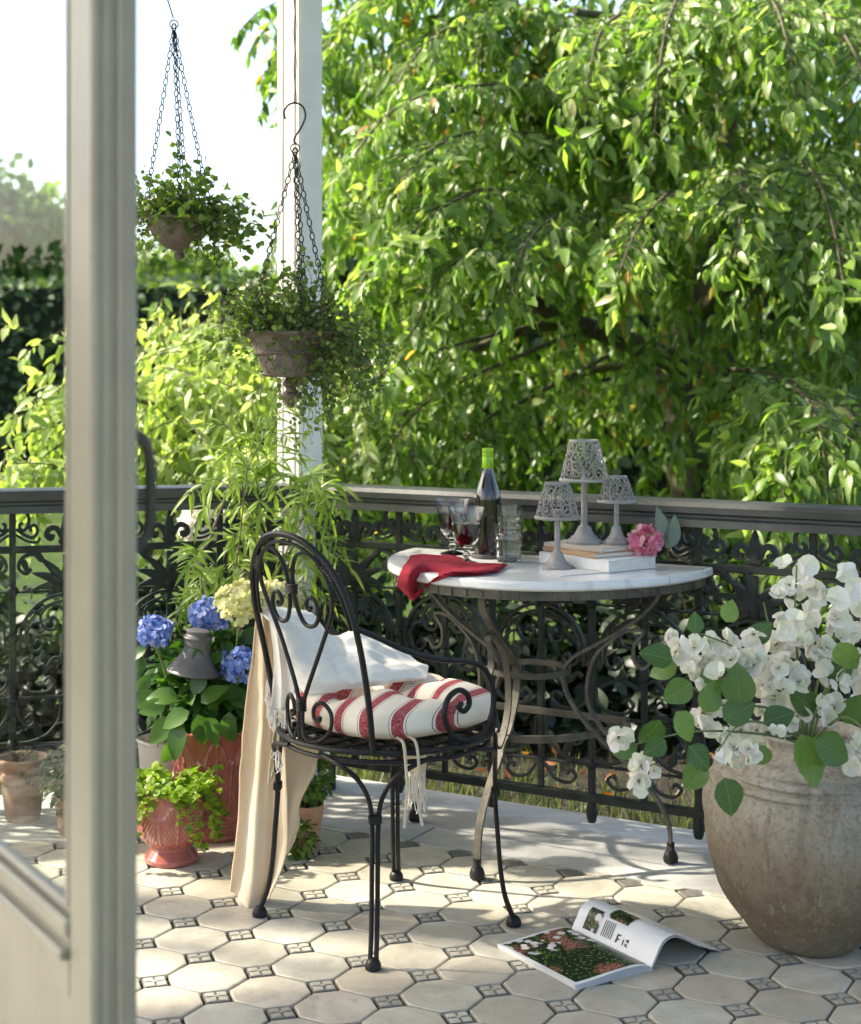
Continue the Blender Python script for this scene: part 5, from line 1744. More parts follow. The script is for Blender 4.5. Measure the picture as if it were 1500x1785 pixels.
# metal lantern hood on a stake among the hydrangeas
lp = at(322, 1130, 4.02)
M_zinc = simple('dull_zinc', (.15, .145, .142), (.10, .098, .095), .5, .2, ns=18)
LN = thing('garden_lantern', 'grey metal hooded garden lantern standing among the blue hydrangeas', 'lantern', (lp[0], lp[1], .27))
zb_ = lp[2] - .27
b = MB(); b.lathe(smooth_prof([(.066, zb_ - .062), (.068, zb_ - .058), (.060, zb_ - .046), (.044, zb_ - .026), (.033, zb_ - .004), (.030, zb_ + .006)], 5), 48, cap0=False); b.build('hood', M_zinc, LN)
b = MB(); b.lathe(smooth_prof([(.030, zb_ + .004), (.033, zb_ + .010), (.034, zb_ + .022), (.037, zb_ + .026), (.037, zb_ + .031), (.030, zb_ + .035), (.029, zb_ + .040), (.031, zb_ + .044), (.028, zb_ + .049), (.001, zb_ + .051)], 3), 40, cap0=False); b.build('cap', M_zinc, LN, sharp=35)
b = MB(); b.tube([(.0, .10, -.01), (0, .06, zb_ * .6), (0, 0, zb_ + .02)], .004, 8); b.build('stake', M_zinc, LN)
LN.rotation_euler = (0, rad(7), 0)

# ------------------------------------------------------------------ trailing lime foliage in the small urn
M_jenny = leaf_mat('lime_round_leaf', (.13, .24, .018), (.22, .33, .03), (.33, .42, .06), .45, .42, tboost=1.25)
JN = thing('creeping_plant', 'lime green creeping plant spilling from the small red urn', 'plant', (p1[0], p1[1], .165))
rj = np.random.default_rng(8)
rl = leaf_tpl(1, .95, .5, .10, .15, 4)
Ps, Ds, Ns, Ss, paths = [], [], [], [], []
def strand(P0, d0, ln, droop, step, ls, rng, jitter=.35):
    p = np.array(P0, float); d = np.array(d0, float); d /= np.linalg.norm(d)
    path = [p.copy()]
    k = 0
    while k * step < ln:
        d = d + np.array([0, 0, -droop]) + rng.normal(size=3) * jitter * .3
        d /= np.linalg.norm(d)
        p = p + d * step
        path.append(p.copy())
        for s in (-1, 1):
            side = np.cross(d, [0, 0, 1.0]) + rng.normal(size=3) * .35
            side /= max(np.linalg.norm(side), 1e-6)
            Ps.append(p + rng.normal(size=3) * .0015); Ds.append(side * s + d * .3 + rng.normal(size=3) * .25); Ns.append(np.array([0, -.3, 1.0]) + rng.normal(size=3) * .35); Ss.append(ls * rng.uniform(.65, 1.15))
        k += 1
    paths.append(np.array(path))
for k in range(85):
    a = rj.uniform(0, 6.28); r = .075 * math.sqrt(rj.random())
    strand((r * math.cos(a), r * math.sin(a), -.004), (math.cos(a) * .9, math.sin(a) * .9, rj.uniform(.6, 1.4)), rj.uniform(.04, .085), .10, .010, .019, rj)
for a, ln in ((-2.4, .15), (-2.2, .12), (-.95, .14), (-1.05, .12), (-.35, .13), (-.3, .11), (-.5, .10), (2.8, .12), (-1.3, .06), (-2.0, .05), (-2.55, .1), (.2, .1)):
    strand((.08 * math.cos(a), .08 * math.sin(a), .008), (math.cos(a), math.sin(a), .5), ln, .42, .011, .019, rj, .2)
V, Fs = scatter(rl, np.array(Ps), frames(np.array(Ds), np.array(Ns)), np.array(Ss))
o = place('foliage', mixed_mesh('foliage', [(V, Fs, 0), tubes_chunk(paths, .0009, 3, 1)], [M_jenny, M_gstem]), JN); o['kind'] = 'stuff'

# ------------------------------------------------------------------ terracotta pots seen through the door glass
M_terra = simple('old_terracotta', (.30, .155, .085), (.40, .30, .21), .85, ns=9, bs=60, bstr=.4)
tp0 = on_plane(40, 1428)
tr = thing('terracotta_pot', 'old terracotta pot with a rolled rim seen through the door glass', 'pot', (tp0[0], tp0[1], 0))
b = MB(); b.lathe(smooth_prof([(.040, 0), (.045, .004), (.052, .05), (.058, .10), (.055, .104), (.066, .108), (.068, .122), (.060, .130), (.058, .136), (.070, .150), (.074, .162), (.068, .170), (.060, .165), (.055, .12)], 4), 40); b.build('body', M_terra, tr)
b = MB(); b.lathe([(.001, .145), (.060, .143)], 20, cap0=False, cap1=False); b.build('soil', M_soil, tr)
tp1 = on_plane(125, 1452)
tq = thing('terracotta_pot', 'small terracotta pot under dense ivy beside the door stile', 'pot', (tp1[0], tp1[1], 0))
b = MB(); b.lathe(smooth_prof([(.030, 0), (.034, .004), (.042, .06), (.046, .085), (.050, .087), (.051, .10), (.046, .102), (.043, .08)], 4), 36); b.build('body', M_terra, tq)
M_ivy = leaf_mat('small_ivy_leaf', (.035, .070, .020), (.060, .11, .030), (.16, .21, .10), .3, .4)
def small_bush(name, label, loc, sx, sz, zc, n, ls, mt, seed, cat='plant', trail=0, tpl=None, group=None):
    t = thing(name, label, cat, loc, group=group)
    r = np.random.default_rng(seed)
    d = rdir(n, r)
    P = d * np.array([sx, sx, sz]) * r.uniform(.3, 1, (n, 1)) ** .45 + np.array([0, 0, zc])
    if trail:
        k = int(n * trail)
        P[:k, 2] -= r.uniform(.3, 1.0, k) * (zc + sz * .3) * .9
        P[:k, :2] *= 1.02
        P[:, 2] = np.maximum(P[:, 2], .012)
    D = d * .8 + rdir(n, r) * .8 + np.array([0, 0, -.25])
    V, Fs = scatter(tpl or leaf_tpl(1, .6, .42, .1, .2, 4), P, frames(D, d * .6 + np.array([0, -.2, .9]) + rdir(n, r) * .3), r.uniform(.7, 1.2, n) * ls)
    paths = [crom([(0, 0, 0), tuple(P[i] * .5 + r.normal(size=3) * .004), tuple(P[i])], 3) for i in range(0, n, 9)]
    o = place('foliage', mixed_mesh('foliage', [(V, Fs, 0), tubes_chunk(paths, .001, 3, 1)], [mt, M_stem]), t); o['kind'] = 'stuff'
    return t
small_bush('ivy_plant', 'small-leaved ivy tumbling over the terracotta pots behind the glass', (tp1[0] - .005, tp1[1] + .01, .085), .088, .085, .055, 520, .018, M_ivy, 3)
small_bush('ivy_plant', 'thin ivy growing out of the rolled-rim terracotta pot', (tp0[0] + .01, tp0[1], .14), .07, .06, -.02, 170, .017, M_ivy, 4)

# leafy plant standing right of the throw
M_box = leaf_mat('small_bright_leaf', (.040, .095, .015), (.070, .150, .022), (.12, .21, .035), .35, .42)
q = on_plane(530, 1485)
bp = thing('clay_pot', 'small brown clay pot behind the cream throw', 'pot', (q[0], q[1], 0))
b = MB(); b.lathe(smooth_prof([(.032, 0), (.036, .003), (.040, .05), (.048, .10), (.050, .12), (.046, .122), (.04, .1)], 4), 36); b.build('body', M_terra, bp)
small_bush('trailing_plant', 'small bushy green plant trailing to the floor beside the throw', (q[0] + .008, q[1], .12), .062, .075, .075, 620, .020, M_box, 6, trail=.0)
small_bush('trailing_plant', 'lowest trailing tuft of green leaves on the tiles beside the throw', (q[0] - .012, q[1] - .05, .0), .042, .055, .05, 220, .020, M_box, 9)

# ------------------------------------------------------------------ hanging bowls with wire vine
M_rustbowl = simple('brown_cast_bowl', (.115, .088, .070), (.19, .155, .13), .8, ns=14, bs=50, bstr=.7, bdist=.004)
M_chain = simple('black_chain', (.020, .018, .016), (.035, .030, .026), .5, .5, ns=40)
M_string = simple('jute_string', (.36, .28, .18), (.28, .21, .13), .95, ns=90)
M_vineleaf = leaf_mat('wire_vine_leaf', (.055, .105, .018), (.095, .165, .028), (.17, .24, .045), .42, .4)
M_vinestem = simple('wire_vine_stem', (.065, .040, .026), (.10, .06, .04), .7, ns=50)
def chain(P0, P1, link_l=.021, r=.0016):
    """links along a line, each turned a quarter from the last"""
    P0, P1 = np.array(P0, float), np.array(P1, float)
    d = P1 - P0; ln = np.linalg.norm(d); d /= ln
    s1 = np.cross(d, [0, 1, .2]); s1 /= np.linalg.norm(s1); s2 = np.cross(d, s1)
    n = int(ln / (link_l * .80))
    b = MB()
    for k in range(n + 1):
        c = P0 + d * ln * k / n + d * 0
        sag = -.012 * math.sin(math.pi * k / n)
        c = c + np.array([0, 0, sag])
        a = rad(25) + (k % 2) * rad(85)
        s = s1 * math.cos(a) + s2 * math.sin(a)
        pts = [c + d * (link_l / 2) * math.sin(t) * (1 + .12 * math.cos(2 * t)) + s * .0062 * math.cos(t) for t in np.linspace(0, 2 * math.pi, 11)[:-1]]
        b.tube(pts, r, 5, True)
    return b
def hanging_bowl(label, px, py_rim, Y, prof, apex_px, rings, s_hook, wire_to):
    c = at(px, py_rim, Y)
    t = thing('hanging_bowl', label, 'hanging planter', tuple(c), group='hanging bowls')
    b = MB(); b.lathe(prof, 56, fn=lambda a, k: .0012 * math.sin(5 * a + k)); b.build('bowl', M_rustbowl, t, sharp=40)
    ap = at(apex_px[0], apex_px[1], Y) - c
    for a, R in rings:
        e = (R * math.cos(rad(a)), R * math.sin(rad(a)), .002)
        o = chain(tuple(ap + Vector((0, 0, -.012))), e).build('chain', M_chain, t); o['kind'] = 'stuff'
    b = MB(); b.tube([ap + Vector((.011 * math.cos(q), 0, .011 * math.sin(q) - .004)) for q in np.linspace(0, 6.283, 19)[:-1]], .0017, 6, True); b.build('ring', M_chain, t)
    if s_hook:
        P = crom([tuple(at(*q, Y) - c) for q in s_hook], 7)
        b = MB(); b.tube(P, .0024, 8); b.build('hook', M_chain, t)
    P = [tuple(at(*q, Y) - c) for q in wire_to]
    top = Vector((P[-1][0] * 2 - P[-2][0] if s_hook is None else P[-1][0], 0, 3.20 - c[2]))
    b = MB()
    if s_hook:
        for k in (-1, 1):
            b2 = MB(); Q = np.array([np.array(P[0]) + (np.array(top) - np.array(P[0])) * f + np.array([k * .0016 + .0014 * math.sin(f * 90 + k), .0014 * math.cos(f * 90), 0]) for f in np.linspace(0, 1, 90)])
            b2.tube(Q, .0016, 5); b2.build('string', M_string, t)
    else:
        b.tube([P[0], P[1], tuple(top)], .0020, 6); b.build('wire', M_chain, t)
    return t, c
prof2 = smooth_prof([(.028, -.106), (.062, -.106), (.069, -.094), (.080, -.068), (.083, -.054), (.091, -.050), (.091, -.045), (.087, -.040), (.096, -.022), (.110, -.008), (.123, .0), (.124, .004), (.118, .004), (.105, -.006), (.09, -.03)], 3)
hb2, c2 = hanging_bowl('lower hanging bowl of wire vine in front of the white post', 507, 582, 3.9, prof2, (514, 256), [(205, .118), (-75, .118), (-25, .118), (70, .118)],
                   [(497, 208), (495, 195), (503, 183), (516, 180), (528, 187), (532, 203), (525, 222), (516, 236), (512, 246), (517, 252)], [(514, 181), (513, 60)])
b = MB(); b.lathe(smooth_prof([(.013, -.108), (.018, -.118), (.021, -.126), (.013, -.134), (.015, -.142), (.027, -.149), (.022, -.160), (.014, -.172), (.010, -.181), (.001, -.183)][::-1], 3), 24); b.build('finial', M_rustbowl, hb2, sharp=40)
prof1 = smooth_prof([(.014, -.079), (.030, -.074), (.055, -.058), (.073, -.034), (.080, -.016), (.085, -.008), (.100, .0), (.101, .004), (.095, .004), (.08, -.004), (.06, -.03)], 4)
hb1, c1 = hanging_bowl('upper hanging bowl of leafy wire vine beside the door', 312, 384, 4.15, prof1, (303, 40), [(185, .094), (-80, .094), (-15, .094), (80, .094)], None, [(302, 32), (292, 0)])
b = MB(); b.lathe(smooth_prof([(.014, -.078), (.011, -.086), (.015, -.092), (.014, -.098), (.008, -.103), (.001, -.104)][::-1], 3), 20); b.build('finial', M_rustbowl, hb1, sharp=40)

vt = leaf_tpl(1, .9, .5, .12, .1, 4)
def vine(label, c, seed, spec):
    """spec: list of (count, start radius, dir(x,y,z), spread, length range, droop, leaf size, leaves per node chance)"""
    t = thing('wire_vine', label, 'hanging plant', tuple(c), group='wire vines in hanging bowls')
    r = np.random.default_rng(seed)
    Pl, Dl, Nl, Sl, paths = [], [], [], [], []
    for cnt, R0, dv, spr, (l0, l1), droop, ls, pr in spec:
        for k in range(cnt):
            a = r.uniform(0, 6.28); rr_ = R0 * math.sqrt(r.random())
            p = np.array([rr_ * math.cos(a), rr_ * math.sin(a), .0])
            d = np.array(dv, float) + r.normal(size=3) * spr
            d /= np.linalg.norm(d)
            ln = r.uniform(l0, l1); st = .013; path = [p.copy()]
            for q in range(int(ln / st)):
                d = d + np.array([0, 0, -droop * st * 10]) + r.normal(size=3) * .20
                d /= np.linalg.norm(d)
                p = p + d * st
                path.append(p.copy())
                if r.random() < pr:
                    Pl.append(p.copy()); Dl.append(rdir(1, r)[0] + d * .3); Nl.append(rdir(1, r)[0] + np.array([0, -.6, .9])); Sl.append(ls * r.uniform(.55, 1.25))
            if len(path) > 3: paths.append(np.array(path))
    V, Fs = scatter(vt, np.array(Pl), frames(np.array(Dl), np.array(Nl)), np.array(Sl))
    o = place('foliage', mixed_mesh('foliage', [(V, Fs, 0)], [M_vineleaf]), t); o['kind'] = 'stuff'
    tc_ = tubes_chunk(paths, .0007, 3, 0)
    o = place('wiry_stems', mixed_mesh('wiry_stems', [tc_], [M_vinestem]), t); o['kind'] = 'stuff'
vine('dense dark wire vine spilling from the lower hanging bowl', c2, 11, [
    (230, .10, (0, 0, .9), .55, (.07, .17), .25, .0145, .55), (120, .10, (.9, 0, .35), .40, (.12, .30), .75, .0145, .6), (110, .10, (1, -.1, .1), .35, (.18, .36), .95, .0145, .62), (70, .10, (-.8, 0, .5), .4, (.10, .20), .35, .017, .6),
    (40, .09, (-.55, 0, 1), .3, (.16, .27), .12, .017, .55), (22, .06, (.15, 0, 1), .3, (.18, .26), .06, .016, .5)])
vine('light leafy wire vine mounded in the upper hanging bowl', c1, 12, [
    (190, .085, (0, 0, .8), .65, (.06, .14), .25, .016, .55), (70, .085, (.9, 0, .4), .4, (.10, .22), .35, .021, .6), (80, .085, (-.9, 0, .35), .4, (.09, .20), .4, .019, .6), (14, .05, (.35, 0, 1), .25, (.14, .25), .05, .021, .5), (8, .05, (-.5, 0, 1), .2, (.12, .20), .05, .021, .5), (46, .085, (1.0, 0, -.1), .3, (.16, .27), .4, .021, .6)])

# ------------------------------------------------------------------ nandina with slender bright leaves by the post
M_nand = leaf_mat('nandina_leaf', (.14, .24, .03), (.24, .34, .06), (.40, .48, .14), .5, .4, tboost=1.3)
npz = on_plane(398, 1428)
npot = thing('plant_pot', 'dark pot hidden behind the tall red urn', 'pot', (npz[0], npz[1], 0))
b = MB(); b.lathe(smooth_prof([(.05, 0), (.055, .004), (.07, .12), (.078, .20), (.082, .21), (.078, .214), (.07, .19)], 4), 32); b.build('body', M_slate, npot)
ND = thing('nandina_shrub', 'slender bright green bamboo-like shrub in front of the post', 'shrub', (npz[0], npz[1], .19))
no = Vector((npz[0], npz[1], .19))
rn = np.random.default_rng(17)
ln_t = leaf_tpl(1, .15, .36, .15, .25, 5)
stemsN = [[(398, 1360, 4.26), (350, 1010, 4.28), (365, 940, 4.30), (388, 878, 4.32), (400, 840, 4.34)], [(402, 1360, 4.26), (420, 1080, 4.30), (440, 960, 4.32), (470, 860, 4.33)], [(404, 1360, 4.26), (450, 1100, 4.30), (500, 960, 4.30), (530, 900, 4.28)], [(400, 1360, 4.26), (395, 1100, 4.26), (415, 960, 4.24), (430, 820, 4.24)]]
allS = []
for i, s in enumerate(stemsN):
    P = crom([tuple(at(*q) - no) for q in s], 10)
    b = MB(); b.tube(P, np.linspace(.0048 if i == 0 else .0032, .0018, len(P)), 7); b.build('stem', M_stem if i else simple('pale_bark', (.30, .24, .17), (.20, .16, .11), .8, ns=60), ND)
    allS.append(P)
Pl, Dl, Nl, Sl, fr = [], [], [], [], []
targets = [(320, 1060), (300, 1090), (345, 1075), (330, 985), (350, 900), (370, 855), (330, 860), (400, 790), (430, 760), (370, 740), (460, 780), (500, 760), (520, 790), (545, 830), (560, 860), (585, 870), (520, 700), (470, 730), (600, 850), (575, 905), (540, 930), (595, 960), (610, 990), (480, 860), (440, 830), (450, 900), (490, 920), (520, 880), (420, 880), (430, 940), (460, 980), (500, 1000), (540, 1000), (570, 1040), (400, 960), (440, 1020), (380, 1010), (480, 1050), (530, 1050), (405, 1050), (590, 1070), (560, 1000), (410, 830), (350, 1030), (500, 830), (470, 810)]
for (px, py) in targets:
    Y = 4.28 + rn.uniform(-.12, .10)
    tip = np.array(at(px, py, Y) - no)
    # nearest stem point below the tip
    best = min((np.linalg.norm((p - tip) * np.array([1, 1, .6])) + (.3 if p[2] > tip[2] + .05 else 0), tuple(p)) for P in allS for p in P[8:])
    p0 = np.array(best[1])
    mid = (p0 + tip) / 2 + np.array([0, 0, .05])
    path = crom([p0, mid, tip], 8)
    fr.append(path)
    m = len(path)
    dirn = np.gradient(path, axis=0)
    for k in range(3, m):
        for s in (-1, 1):
            d = dirn[k] / np.linalg.norm(dirn[k])
            side = np.cross(d, [0, -.5, 1.0]); side /= np.linalg.norm(side)
            if rn.random() < .62:
                Pl.append(path[k]); Dl.append(side * s * .9 + d * .6 + rn.normal(size=3) * .30 + np.array([0, 0, -.15])); Nl.append(np.array([rn.normal() * .4, -.6, 1.0])); Sl.append(rn.uniform(.035, .078))
    Pl.append(tip); Dl.append(dirn[-1] / np.linalg.norm(dirn[-1]) + np.array([0, 0, -.2])); Nl.append(np.array([0, -.5, 1.])); Sl.append(.08)
V, Fs = scatter(ln_t, np.array(Pl), frames(np.array(Dl), np.array(Nl)), np.array(Sl))
o = place('foliage', mixed_mesh('foliage', [(V, Fs, 0)], [M_nand]), ND); o['kind'] = 'stuff'
o = place('leaf_stalks', mixed_mesh('leaf_stalks', [tubes_chunk(fr, .0010, 4, 0)], [M_gstem]), ND); o['kind'] = 'stuff'

# ------------------------------------------------------------------ garden trees and hedges
def bark_mat():
    m, nt, out = new_mat('mossy_bark')
    vec = geopos(nt)
    mp = N(nt, 'ShaderNodeMapping'); mp.inputs['Scale'].default_value = (1, 1, .25); L(nt, vec, mp.inputs[0])
    c = mixc(nt, ramp(nt, noise(nt, 22, 6, .65, mp.outputs[0]), [(.35, 0.0), (.7, 1.0)]), (.060, .050, .038), (.17, .145, .105))
    c = mixc(nt, ramp(nt, noise(nt, 3, 4, .6, vec), [(.48, 0.0), (.68, .7)]), c, (.13, .15, .05))
    pbsdf(nt, out, c, .9, 0, .2, noise(nt, 30, 6, .7, mp.outputs[0]), .9, .02)
    return m
M_bark = bark_mat()
M_treeleaf = leaf_mat('drooping_tree_leaf', (.060, .125, .018), (.125, .22, .040), (.24, .32, .09), .45, .36, extra=[(.965, (.23, .32, .07)), (.975, (.36, .27, .05)), (1.0, (.28, .12, .03))])
M_treeleaf_o = leaf_mat('drooping_tree_leaf_single', (.06, .13, .014), (.12, .22, .03), (.23, .32, .07), .45, .36, island=False)
M_lightleaf = leaf_mat('sunny_shrub_leaf', (.20, .29, .07), (.33, .41, .15), (.52, .56, .32), .5, .4, tboost=1.25)  # pale tones: the glare of direct sun is put into the leaf colour
M_darkleaf = leaf_mat('shade_leaf', (.006, .015, .005), (.011, .025, .008), (.020, .042, .012), .12, .5)  # near-black green: shade under the canopy is put into the leaf colour
M_hedge = leaf_mat('clipped_hedge_leaf', (.036, .070, .028), (.060, .105, .040), (.09, .14, .058), .25, .6)
M_farleaf = leaf_mat('far_tree_leaf', (.07, .13, .03), (.11, .18, .045), (.17, .25, .07), .4, .5)
TLt = leaf_tpl(1, .36, .36, .14, .28, 5, wave=.01)

def spray_leaves(r, base, d, ln, ls, step=.023, hang=.75, outw=None):
    """one drooping twig: returns leaf arrays and the twig path"""
    p = np.array(base, float); d = np.array(d, float); d /= np.linalg.norm(d)
    P, D, Nh, S, path = [], [], [], [], [p.copy()]
    k = 0
    for q in range(int(ln / step)):
        d = d + np.array([0, 0, -.07]) + r.normal(size=3) * .09
        d /= np.linalg.norm(d)
        p = p + d * step
        path.append(p.copy())
        for s in (-1, 1):
            if r.random() < .8:
                side = np.cross(d, [0, 0, 1.0]); side /= max(np.linalg.norm(side), 1e-6)
                P.append(p + r.normal(size=3) * .006)
                D.append(side * s * r.uniform(.1, .7) + d * .35 + np.array([0, 0, -hang * r.uniform(-.1, 1.5)]) + r.normal(size=3) * .30)
                o = outw if outw is not None else np.array([0, -.6, .6])
                Nh.append(o * .8 + side * s * .4 + r.normal(size=3) * .4)
                S.append(ls * r.choice([.45, .7, .9, 1.0, 1.15, 1.35]) * r.uniform(.85, 1.15))
    return P, D, Nh, S, np.array(path)

def bough(r, pts, ls, width=.42, step=.055):
    """arching branch with flat side twigs whose leaves hang like a fringe"""
    P = crom(np.array(pts), 14)
    T = np.gradient(P, axis=0); T /= np.linalg.norm(T, axis=1, keepdims=True)
    acc = 0; out = ([], [], [], []); tw = []
    n = len(P)
    for i in range(1, n):
        acc += np.linalg.norm(P[i] - P[i - 1])
        f = i / (n - 1)
        if f < .22 or acc < step: continue
        acc = 0
        lat = np.cross(T[i], [0, 0, 1.0]); lat /= max(np.linalg.norm(lat), 1e-6)
        for s in (-1, 1):
            ln = width * (1.08 - f * .75) * r.uniform(.55, 1.15)
            d = lat * s * .8 + T[i] * .75 + np.array([0, 0, r.uniform(-.15, .22)])
            a, d2, nh, sz, path = spray_leaves(r, P[i], d, ln, ls, step=.024, hang=.8, outw=np.array([-.35, -.5, .65]))
            for q, w in zip(out, (a, d2, nh, sz)): q += w
            if len(path) > 3: tw.append(path[::2])
    a, d2, nh, sz, path = spray_leaves(r, P[-1], T[-1] + np.array([0, 0, -.2]), .22, ls, step=.024, hang=.8)
    for q, w in zip(out, (a, d2, nh, sz)): q += w
    return out, tw, P

def build_tree(name, label, base, limbs, clusters, seed, leafm, ls, trunk_pts, trunk_r, singles=0, single_mat=None, spray_len=(.25, .55), hang=.75, tpl=TLt, group=None, boughs=(), outer=None):
    t = thing(name, label, 'tree' if 'tree' in name else 'shrub', tuple(base), group=group)
    b0 = np.array(base)
    r = np.random.default_rng(seed)
    b = MB()
    P = crom(np.array(trunk_pts) - b0, 8)
    rr_ = np.linspace(trunk_r[0], trunk_r[1], len(P)) * (1 + .08 * np.sin(np.arange(len(P)) * 1.7))
    b.tube(P, rr_, 14); b.build('trunk', M_bark, t, sharp=80)
    for l, r0_, r1_ in limbs:
        Q = crom(np.array(l) - b0, 8)
        b = MB(); b.tube(Q, np.linspace(r0_, r1_, len(Q)), 8); b.build('limb', M_bark, t, sharp=80)
    Pl, Dl, Nl, Sl, tw = [], [], [], [], []
    for c, ext, n, main_d in clusters:
        c = np.array(c) - b0
        for k in range(n):
            q = c + r.normal(size=3) * np.array(ext) * .5
            d = np.array(main_d) + r.normal(size=3) * .45
            a, d2, nh, s, path = spray_leaves(r, q, d, r.uniform(*spray_len), ls, hang=hang, outw=np.array([-.25, -.55, .65]))
            Pl += a; Dl += d2; Nl += nh; Sl += s
            if len(path) > 3: tw.append(path[::2])
    Bl = ([], [], [], [])
    for bp_ in boughs:
        out, tws, Pc = bough(r, np.array(bp_) - b0, ls)
        for q, w in zip(Bl, out): q += w
        tw += tws
        b = MB(); b.tube(Pc, np.linspace(.011, .003, len(Pc)), 6); b.build('branch', M_bark, t, sharp=80)
    nin = len(Pl)
    Pl += Bl[0]; Dl += Bl[1]; Nl += Bl[2]; Sl += Bl[3]
    Pl, Dl, Nl, Sl = map(np.array, (Pl, Dl, Nl, Sl))
    idx = np.arange(len(Pl))
    if singles:
        # the leaves nearest the camera and inside the picture become parts of their own
        W = Pl + b0
        px = W[:, 0] / W[:, 1] * FPX + CXP; py = HYP - (W[:, 2] - CAMH) / W[:, 1] * FPX
        ok = (px > 10) & (px < 1490) & (py > 10) & (py < 860)
        sc = np.where(ok, Sl / W[:, 1], 0)
        pick = np.argsort(-sc)[:singles]
        me = raw_mesh('leaf', tpl[0], tpl[1], [single_mat])
        Rm = frames(Dl[pick], Nl[pick])
        for i, k in enumerate(pick):
            M = Matrix.Identity(4)
            for a in range(3):
                for c_ in range(3): M[a][c_] = Rm[i][a][c_] * Sl[k]
                M[a][3] = Pl[k][a]
            place_m('leaf', me, t, M)
        idx = np.setdiff1d(idx, pick)
    ch = []
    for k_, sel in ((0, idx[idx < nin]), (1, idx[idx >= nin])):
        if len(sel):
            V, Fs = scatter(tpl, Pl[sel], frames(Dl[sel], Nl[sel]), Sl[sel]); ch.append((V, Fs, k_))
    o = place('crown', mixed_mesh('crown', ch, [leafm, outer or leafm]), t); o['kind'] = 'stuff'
    o = place('twigs', mixed_mesh('twigs', [tubes_chunk(tw, .003, 3, 0)], [M_bark]), t); o['kind'] = 'stuff'
    print(name, 'leaves', len(Pl))
    return t

A = lambda px, py, Y: tuple(at(px, py, Y))
trunk = [A(1205, 1125, 7.75)[:2] + (-.2,), A(1205, 980, 7.75), A(1200, 820, 7.75), A(1190, 680, 7.75), A(1205, 540, 7.8), A(1240, 380, 7.9), A(1270, 150, 8.0), (2.0, 8.1, 4.2)]
limbs = [([A(1198, 640, 7.75), A(1080, 590, 7.6), A(960, 545, 7.4), A(860, 470, 7.1), A(760, 420, 6.8)], .065, .02),
         ([A(1000, 560, 7.5), A(900, 580, 7.4), A(820, 610, 7.2), A(700, 640, 6.9)], .030, .010),
         ([A(1205, 560, 7.8), A(1300, 470, 7.5), A(1420, 430, 7.1), A(1560, 450, 6.7)], .05, .02),
         ([A(1230, 420, 7.9), A(1100, 300, 7.6), A(960, 220, 7.3), A(820, 190, 7.0), A(660, 200, 6.7)], .05, .015),
         ([A(1250, 260, 7.95), A(1180, 120, 7.6), A(1080, 40, 7.2), A(1000, 20, 6.8)], .04, .015),
         ([A(1200, 720, 7.75), A(1300, 680, 7.3), A(1400, 690, 6.8), A(1480, 740, 6.4)], .04, .015),
         ([A(1195, 700, 7.75), A(1120, 640, 7.9), A(1020, 650, 8.1), A(900, 700, 8.3)], .035, .012)]
cl = []
def C_(px, py, Y, ext, n, d): cl.append((A(px, py, Y), ext, n, d))
